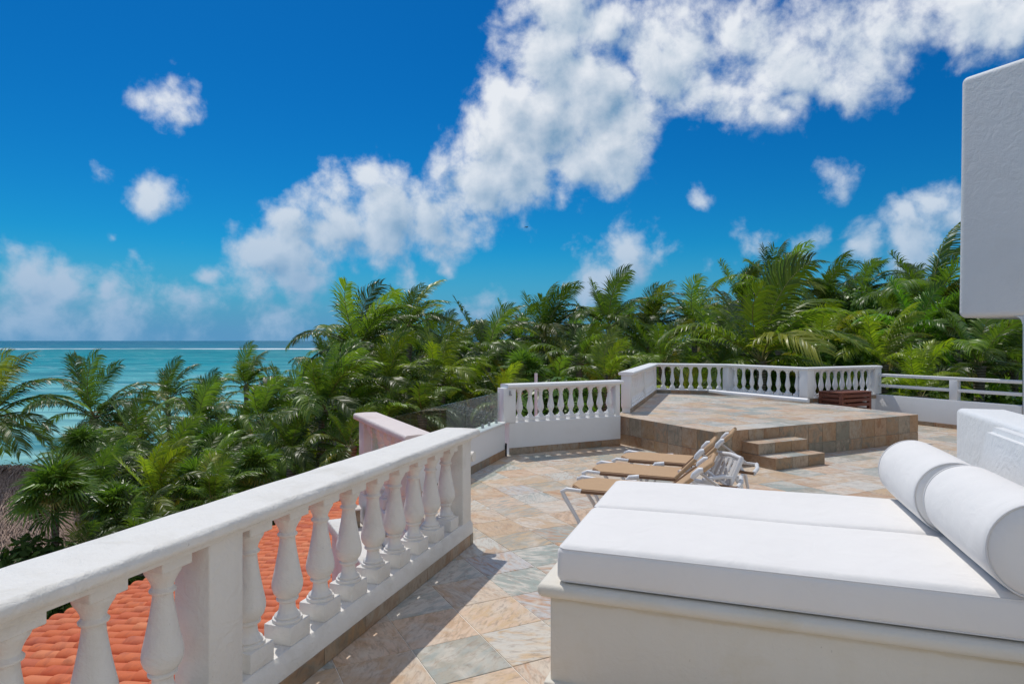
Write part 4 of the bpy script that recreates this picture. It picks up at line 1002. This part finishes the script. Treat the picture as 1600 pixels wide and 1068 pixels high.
PALMS = [
 (-18, 640, 17, 112, 'palm tree cut off by the left edge of the picture, fronds over the sea', {}),
 (148, 640, 24, 98, 'dark palm tree standing alone against the turquoise sea on the left', dict(tint=DK)),
 (262, 618, 34, 62, 'small dense palm crown against the sea, right of the lone dark palm', dict(tint=DK)),
 (215, 690, 22, 84, 'palm tree just right of and below the lone dark palm, over deep shade', {}),
 (243, 772, 14, 92, 'yellow green palm with upright fronds just above the foreground rail', dict(tint=YG, upright=.3, n=16)),
 (385, 598, 36, 62, 'palm crown standing out against the sea between the two palm masses', {}),
 (322, 640, 30, 66, 'small palm with one upright frond against the pale shallow water', {}),
 (408, 650, 24, 86, 'bushy palm in the middle of the left grove', {}),
 (330, 735, 18, 80, 'low palm behind the middle of the foreground rail', dict(tint=(1.1, 1.1, .9))),
 (455, 700, 18, 92, 'palm with long arching fronds just above the foreground rail, left of the corner', {}),
 (505, 628, 19, 112, 'large palm with tall upright fronds left of the end of the stair balustrade', dict(upright=.2)),
 (560, 535, 25, 108, 'tall palm whose fronds rise above the horizon at the left end of the skyline', dict(tint=(1.1, 1.05, .9))),
 (640, 505, 30, 78, 'palm crown on the skyline to the right of the tall left palm', {}),
 (610, 600, 21, 98, 'palm behind the stair balustrade, fronds sweeping right', dict(tint=(1.2, 1.1, .8))),
 (690, 590, 22, 92, 'yellowish palm above the glass screen', dict(tint=YG)),
 (688, 540, 32, 60, 'small low palm in the dip of the skyline above the glass screen', {}),
 (762, 545, 27, 84, 'palm with three raised fronds on the skyline above the white wall post', {}),
 (790, 620, 18, 60, 'low palm directly behind the top of the white wall post', dict(tint=YG)),
 (852, 520, 30, 92, 'dense windblown palm on the skyline above the middle balustrade', dict(tint=DK, n=26)),
 (905, 560, 24, 78, 'palm in front of and right of the dense windblown one', {}),
 (952, 500, 30, 88, 'palm with curled top frond left of centre of the skyline', {}),
 (948, 588, 18, 82, 'palm with arching fronds right behind the near end of the platform balustrade', dict(tint=(1.3, 1.15, .8), n=16)),
 (1015, 505, 31, 82, 'palm on the skyline above the near end of the platform', {}),
 (1035, 560, 24, 80, 'drooping palm behind the back left corner of the platform', dict(tint=(1.1, 1.1, .9))),
 (1085, 500, 30, 78, 'palm on the skyline above the back left corner of the platform', {}),
 (1130, 545, 25, 84, 'palm left of the big spreading palm', {}),
 (1190, 548, 19, 158, 'biggest palm, spreading fronds over the back of the platform', dict(n=20, tint=(1.2, 1.12, .85))),
 (1215, 450, 32, 84, 'tall palm on the skyline directly above the biggest palm', dict(n=24)),
 (1160, 470, 34, 70, 'palm with one stiff upright frond on the skyline', dict(upright=.4)),
 (1285, 470, 33, 80, 'palm with fronds blown to the right, behind the biggest palm', {}),
 (1345, 455, 36, 62, 'small windblown palm head high on the skyline', dict(tint=DK)),
 (1290, 545, 21, 90, 'palm with low arching fronds above the brown table', dict(tint=YG)),
 (1398, 500, 28, 84, 'palm with one raised bare frond left of the tallest right hand palm', {}),
 (1462, 470, 25, 118, 'tallest right hand palm beside the house overhang', dict(n=26)),
 (1440, 520, 22, 92, 'bright green palm in front of the tallest right hand palm', dict(tint=(1.0, 1.35, .9))),
 (1380, 560, 20, 92, 'palm with golden lower fronds above the end of the balustrade', dict(tint=YG)),
 (1440, 610, 16, 84, 'small yellow green palm right behind the railed wall', dict(tint=(1.9, 1.6, .7), n=14, upright=.2)),
 (1530, 560, 17, 112, 'palm under the house overhang, fronds hanging behind the rails', dict(n=20)),
 (1585, 560, 24, 95, 'palm at the right edge partly hidden by the house', {}),
 (1500, 600, 21, 84, 'low palm behind the post of the railed wall', {}),
 (1075, 615, 19, 62, 'low palm seen through the back of the platform balustrade', dict(tint=YG)),
 (1175, 610, 20, 62, 'low palm seen through the balusters behind the white pole', {}),
 (155, 762, 17, 84, 'palm right of the thatched roof tip, just below the lone dark palm', dict(tint=DK)),
 (215, 835, 12.5, 78, 'low palm hugging the foreground rail between two fan palms', {}),
 (272, 712, 21, 86, 'palm behind the yellow green palm', {}),
 (178, 692, 25, 72, 'palm low in front of the sea, right of the lone dark palm trunk', dict(tint=DK)),
 (335, 775, 14, 76, 'palm just above the foreground rail, right of the yellow green palm', dict(tint=(1.1, 1.1, .9))),
 (310, 660, 28, 70, 'palm between the small dense crown and the middle of the left grove', {}),
 (98, 722, 24, 50, 'small palm above the ridge end of the thatched roof', {}),
 (128, 868, 11.8, 66, 'palm in front of the thatched roof, low against the foreground rail', dict(tint=DK)),
 (420, 720, 20, 84, 'palm just above the foreground rail, in the middle of the left grove', {}),
 (455, 640, 27, 80, 'palm left of the large upright palm at the end of the grove', dict(tint=(1.15, 1.1, .85))),
 (545, 620, 23, 88, 'palm behind the far end of the stair balustrade, left side', {}),
 (150, 935, 12, 95, 'dark palm just beyond the edge of the orange roof, seen between the first balusters', dict(tint=DK)),
 (20, 960, 12, 90, 'palm low beside the orange roof at the left edge, seen below the rail', dict(tint=DK)),
 (548, 690, 16, 70, 'low palm just left of the stair balustrade end', {}),
]
for px, py, D, rad, lab, kw in PALMS: palm(px, py, D, rad, lab, group='palms around the terrace', **kw)
# deeper rows that close the grove
def skyline(px):
    K = [(450, 600), (520, 540), (600, 505), (700, 545), (760, 530), (850, 505), (960, 500), (1100, 505), (1200, 470), (1330, 470), (1440, 450), (1560, 480), (1700, 500)]
    for (a, ya), (b, yb) in zip(K, K[1:]):
        if a <= px <= b: return ya+(yb-ya)*(px-a)/(b-a)
    return 560
for i in range(26):
    px = 500+i*43+rP.uniform(-14, 14); D = rP.uniform(36, 50)
    palm(px, skyline(px)+rP.uniform(10, 34), D, 2900/D*rP.uniform(.8, 1.05), 'palm in the deeper rows of the grove behind the nearer palms', group='palms deep in the grove', n=16, tint=DK)
for px, py, D, lab in [(300, 690, 27, 'young palm low between the lone dark palm and the middle of the left grove'), (180, 740, 19, 'young palm below the lone dark palm, right of the thatched roof'), (370, 690, 24, 'young palm among the fan palms in the middle of the left grove'),
    (440, 640, 30, 'young palm behind the bushy palm of the left grove'), (480, 590, 36, 'young palm at the right end of the visible sea'), (120, 730, 24, 'young palm showing above the tip of the thatched roof'),
    (660, 640, 19, 'young palm right behind the left panels of the glass screen'), (740, 600, 24, 'young palm above the right end of the glass screen'), (1240, 590, 24, 'young palm low to the right of the biggest palm'),
    (1340, 590, 24, 'young palm behind the end of the platform balustrade'), (1130, 590, 24, 'young palm low to the left of the biggest palm'), (880, 600, 22, 'young palm just above the rail of the middle balustrade'), (600, 660, 19, 'young palm right behind the far end of the stair balustrade')]:
    palm(px, py, D, 1500/D, lab, group='young palms in the gaps', n=14)

# fan palms
def fan_mesh(seed):
    rnd = random.Random(seed); vs, fs = [], []; n = 26; Rr = .62
    pet = .45; k0 = len(vs)
    vs += [(-.008, 0, 0), (.008, 0, 0), (.006, pet, .05), (-.006, pet, .05)]; fs.append((0, 1, 2, 3))
    for i in range(n):
        a = R(-125+250*i/(n-1)+rnd.uniform(-2, 2)); l = Rr*(.75+.25*math.cos(a*.6))*rnd.uniform(.88, 1.05)
        dx, dy = math.sin(a), math.cos(a); w = .024; px, py = math.cos(a), -math.sin(a); k = len(vs); dro = rnd.uniform(.05, .2)
        z0 = .05; h = .012*(-1)**i
        vs += [(0, pet, z0), (dx*l*.55-px*w, pet+dy*l*.55-py*w, z0+.05+h), (dx*l*.55+px*w, pet+dy*l*.55+py*w, z0+.05-h), (dx*l, pet+dy*l, z0-dro*l)]
        fs += [(k, k+1, k+2), (k+1, k+3, k+2)]
    me = bpy.data.meshes.new('fan_leaf'); me.from_pydata(vs, [], fs); me.materials.append(FAN); return me
FANS = [fan_mesh(i) for i in range(3)]
for px, py, D, rad, lab in [(86, 775, 12, 62, 'bright fan palm in front of the thatched roof'), (335, 700, 20, 40, 'spiky fan palm in the middle of the left grove'), (398, 738, 15, 42, 'spiky fan palm peeking over the foreground rail'),
                            (305, 760, 15, 46, 'dark fan palm right of the yellow green palm'), (185, 800, 13, 50, 'fan palm just behind the foreground rail, right of the hut'), (820, 585, 20, 42, 'fan palm above the left end of the middle balustrade'),
                            (128, 700, 20, 36, 'small fan palm at the tip of the thatched roof'), (1500, 500, 21, 46, 'fan palm beside the house overhang')]:
    X = (px-800)/1000*D; Z = CAMH-(py-532)/1000*D; sc = rad*D/1000/1.0; h = Z-GZ
    o = empty('fan_palm', (X, D, GZ), 0, lab, 'fan palm', 'fan palms in the grove')
    link('trunk', trunk_mesh(max(h, .5), (.2, .1)), o, (0, 0, h)).scale = (.5, .5, 1)
    for i in range(40):
        q = i/40; el = R(84-135*q+rP.uniform(-9, 9)); az = i*2.4+rP.uniform(-.3, .3)
        f = link('fan_leaf', FANS[i % 3], o, (0, 0, h), (el, 0, az)); s = sc*rP.uniform(.70, 1.25); f.scale = (s, s, s); f.rotation_euler.y = rP.uniform(-.35, .35)
        v = rP.uniform(.8, 1.5); f.color = (v*1.15, v*1.05, v, 1) if q < .78 else ((v*2.6, v*1.25, v*2, 1) if i % 2 else (v*.8, v*.8, v*.8, 1)); f.scale.z = 1

# broadleaf trees and undergrowth
def leafcloud(blobs, n, size, seed, mat):
    rnd = random.Random(seed); vs, fs = [], []; tot = sum(b[3]**2 for b in blobs)
    for (cx, cy, cz, r, fl) in blobs:
        for _ in range(int(n*r*r/tot)):
            while True:
                v = Vector((rnd.gauss(0, 1), rnd.gauss(0, 1), rnd.gauss(0, 1)))
                if v.length > .01: break
            v.normalize(); rr = r*(rnd.random()**.35)*(1+.22*math.sin(v.x*5+cx)*math.cos(v.y*4+cz*2))
            p = Vector((cx+v.x*rr, cy+v.y*rr, cz+v.z*rr*fl)); s = size*rnd.uniform(.6, 1.3)
            nn = (v+Vector((rnd.uniform(-.8, .8), rnd.uniform(-.8, .8), rnd.uniform(-.1, 1.1)))).normalized()
            a = nn.cross(Vector((rnd.uniform(-1, 1), rnd.uniform(-1, 1), .3))).normalized(); b = nn.cross(a)
            k = len(vs); vs += [p-a*s, p-b*s*.45, p+a*s, p+b*s*.45]; fs.append((k, k+1, k+2, k+3))
    me = bpy.data.meshes.new('foliage'); me.from_pydata([tuple(v) for v in vs], [], fs); me.materials.append(mat); return me
for j, (px, py, D, r, lab) in enumerate([(1372, 478, 30, 1.9, 'bright round broadleaf tree on the skyline between the palms'), (1312, 568, 20, 1.0, 'bright green bushy tree above the brown table'), (1250, 500, 33, 1.8, 'broadleaf tree half hidden behind the big spreading palm'),
                          (835, 632, 17, 1.3, 'leafy green shrub seen through the left balusters of the middle balustrade'), (1540, 640, 18, 1.2, 'leafy shrub behind the railed wall'), (1225, 600, 20, 1.2, 'leafy shrub behind the right half of the platform balustrade'),
                          (905, 628, 19, 1.0, 'leafy shrub above the right half of the middle balustrade')]):
    X = (px-800)/1000*D; Z = CAMH-(py-532)/1000*D; rnd = random.Random(j+50)
    o = empty('broadleaf_tree', (X, D, GZ), 0, lab, 'tree' if 'tree' in lab else 'shrub', None)
    bl = [(rnd.uniform(-r, r)*.8, rnd.uniform(-r, r)*.6, Z-GZ+rnd.uniform(-.5, .3)*r, r*rnd.uniform(.4, .62), .85) for _ in range(9)]
    cr = link('crown', leafcloud(bl, 9000, .11, j, LEAF), o); cr.color = (1.15, 1.2, 1, 1)
    b = bmesh.new(); tube(b, [(0, 0, 0), (.1, 0, (Z-GZ)*.5), (0, 0, Z-GZ)], [.16, .12, .05], 8); link('trunk', finish(b, BARK, 60), o)
rnd = random.Random(77); bl = []
for _ in range(14):
    bl.append((rnd.uniform(-9.9, -7.6), rnd.uniform(11.6, 12.8), rnd.uniform(-3.4, -2.5), rnd.uniform(.4, .7), .9))
for _ in range(9):
    bl.append((rnd.uniform(-8.9, -7.9), rnd.uniform(11.2, 11.7), rnd.uniform(-2.7, -2.1), rnd.uniform(.35, .5), .9))
for _ in range(50):
    px = rnd.uniform(-40, 270); D = rnd.uniform(20, 32); bl.append(((px-800)/1000*D, D, -4.8, rnd.uniform(.7, 1.0), .7))
for _ in range(16):
    px = rnd.uniform(90, 420); D = rnd.uniform(12.5, 15.5); X = (px-800)/1000*D
    if c18*X-s18*D < -10 or False: bl.append((X, D, rnd.uniform(-3.9, -3.0), rnd.uniform(.7, 1.1), .8))
for _ in range(230):
    px = rnd.uniform(-80, 1700); D = rnd.uniform(11, 44)
    if px < 480 and D > 30: continue
    X = (px-800)/1000*D
    if D < 25 and 560 < px < 1500 and D < 17: continue
    if px < 150 and D < 19: continue
    if px < 270 and D > 19:
        if D < 34: bl.append((X, D, -4.75, rnd.uniform(.7, 1.0), .7))
        continue
    _u, _v = toUV(X, D); _v = c18*X-s18*D
    if _v > -11 and D < 22 and px < 760: continue
    a, b = toAB(X, D); top = -.9-.05*D if px < 520 else .2-.055*(D-15)*.2
    bl.append((X, D, top-rnd.uniform(.4, 2.4), rnd.uniform(.8, 1.9), .9))
for _ in range(60):
    px = rnd.uniform(540, 1750); D = rnd.uniform(44, 70); X = (px-800)/1000*D
    bl.append((X, D, CAMH-(skyline(px)+32-532)/1000*D-rnd.uniform(1.2, 3.2), rnd.uniform(1.8, 3.2), .8))
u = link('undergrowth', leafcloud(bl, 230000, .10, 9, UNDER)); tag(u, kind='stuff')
# far wood closing the view inland
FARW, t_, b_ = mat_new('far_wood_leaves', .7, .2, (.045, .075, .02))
bl = []
for i in range(150):
    px = rnd.uniform(580, 2200); D = rnd.uniform(75, 150); X = (px-800)/1000*D
    bl.append((X, D, CAMH+(532-skyline(min(px, 1690))-38)/1000*D-2.5, rnd.uniform(3, 5), .9)); 
for i in range(60):
    px = rnd.uniform(560, 2200); D = rnd.uniform(60, 75); X = (px-800)/1000*D
    bl.append((X, D, -1.8, rnd.uniform(3, 4.2), .9))
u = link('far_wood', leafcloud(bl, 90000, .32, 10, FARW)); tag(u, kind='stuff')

# a bird in front of the clouds
bo = empty('bird', ((822-800)/1000*70, 70, CAMH+(532-355)/1000*70), R(30), 'tiny dark bird gliding below the big cloud', 'bird')
BIRDM, _, _ = mat_new('dark_feathers', .8, .2, (.05, .05, .06))
bm = bmesh.new(); tube(bm, [(-.28, 0, 0), (-.1, 0, .02), (.1, 0, .02), (.26, 0, .03), (.34, 0, .02)], [.02, .06, .07, .04, .012], 8); link('body', finish(bm, BIRDM, 60), bo)
for s in (-1, 1):
    bm = bmesh.new(); tube(bm, [(.06, 0, .02), (.10, s*.25, .09), (.02, s*.62, .02)], [.05, .045, .008], 6); link('wing', finish(bm, BIRDM, 60), bo)
bo.scale = (.7, .7, .7)
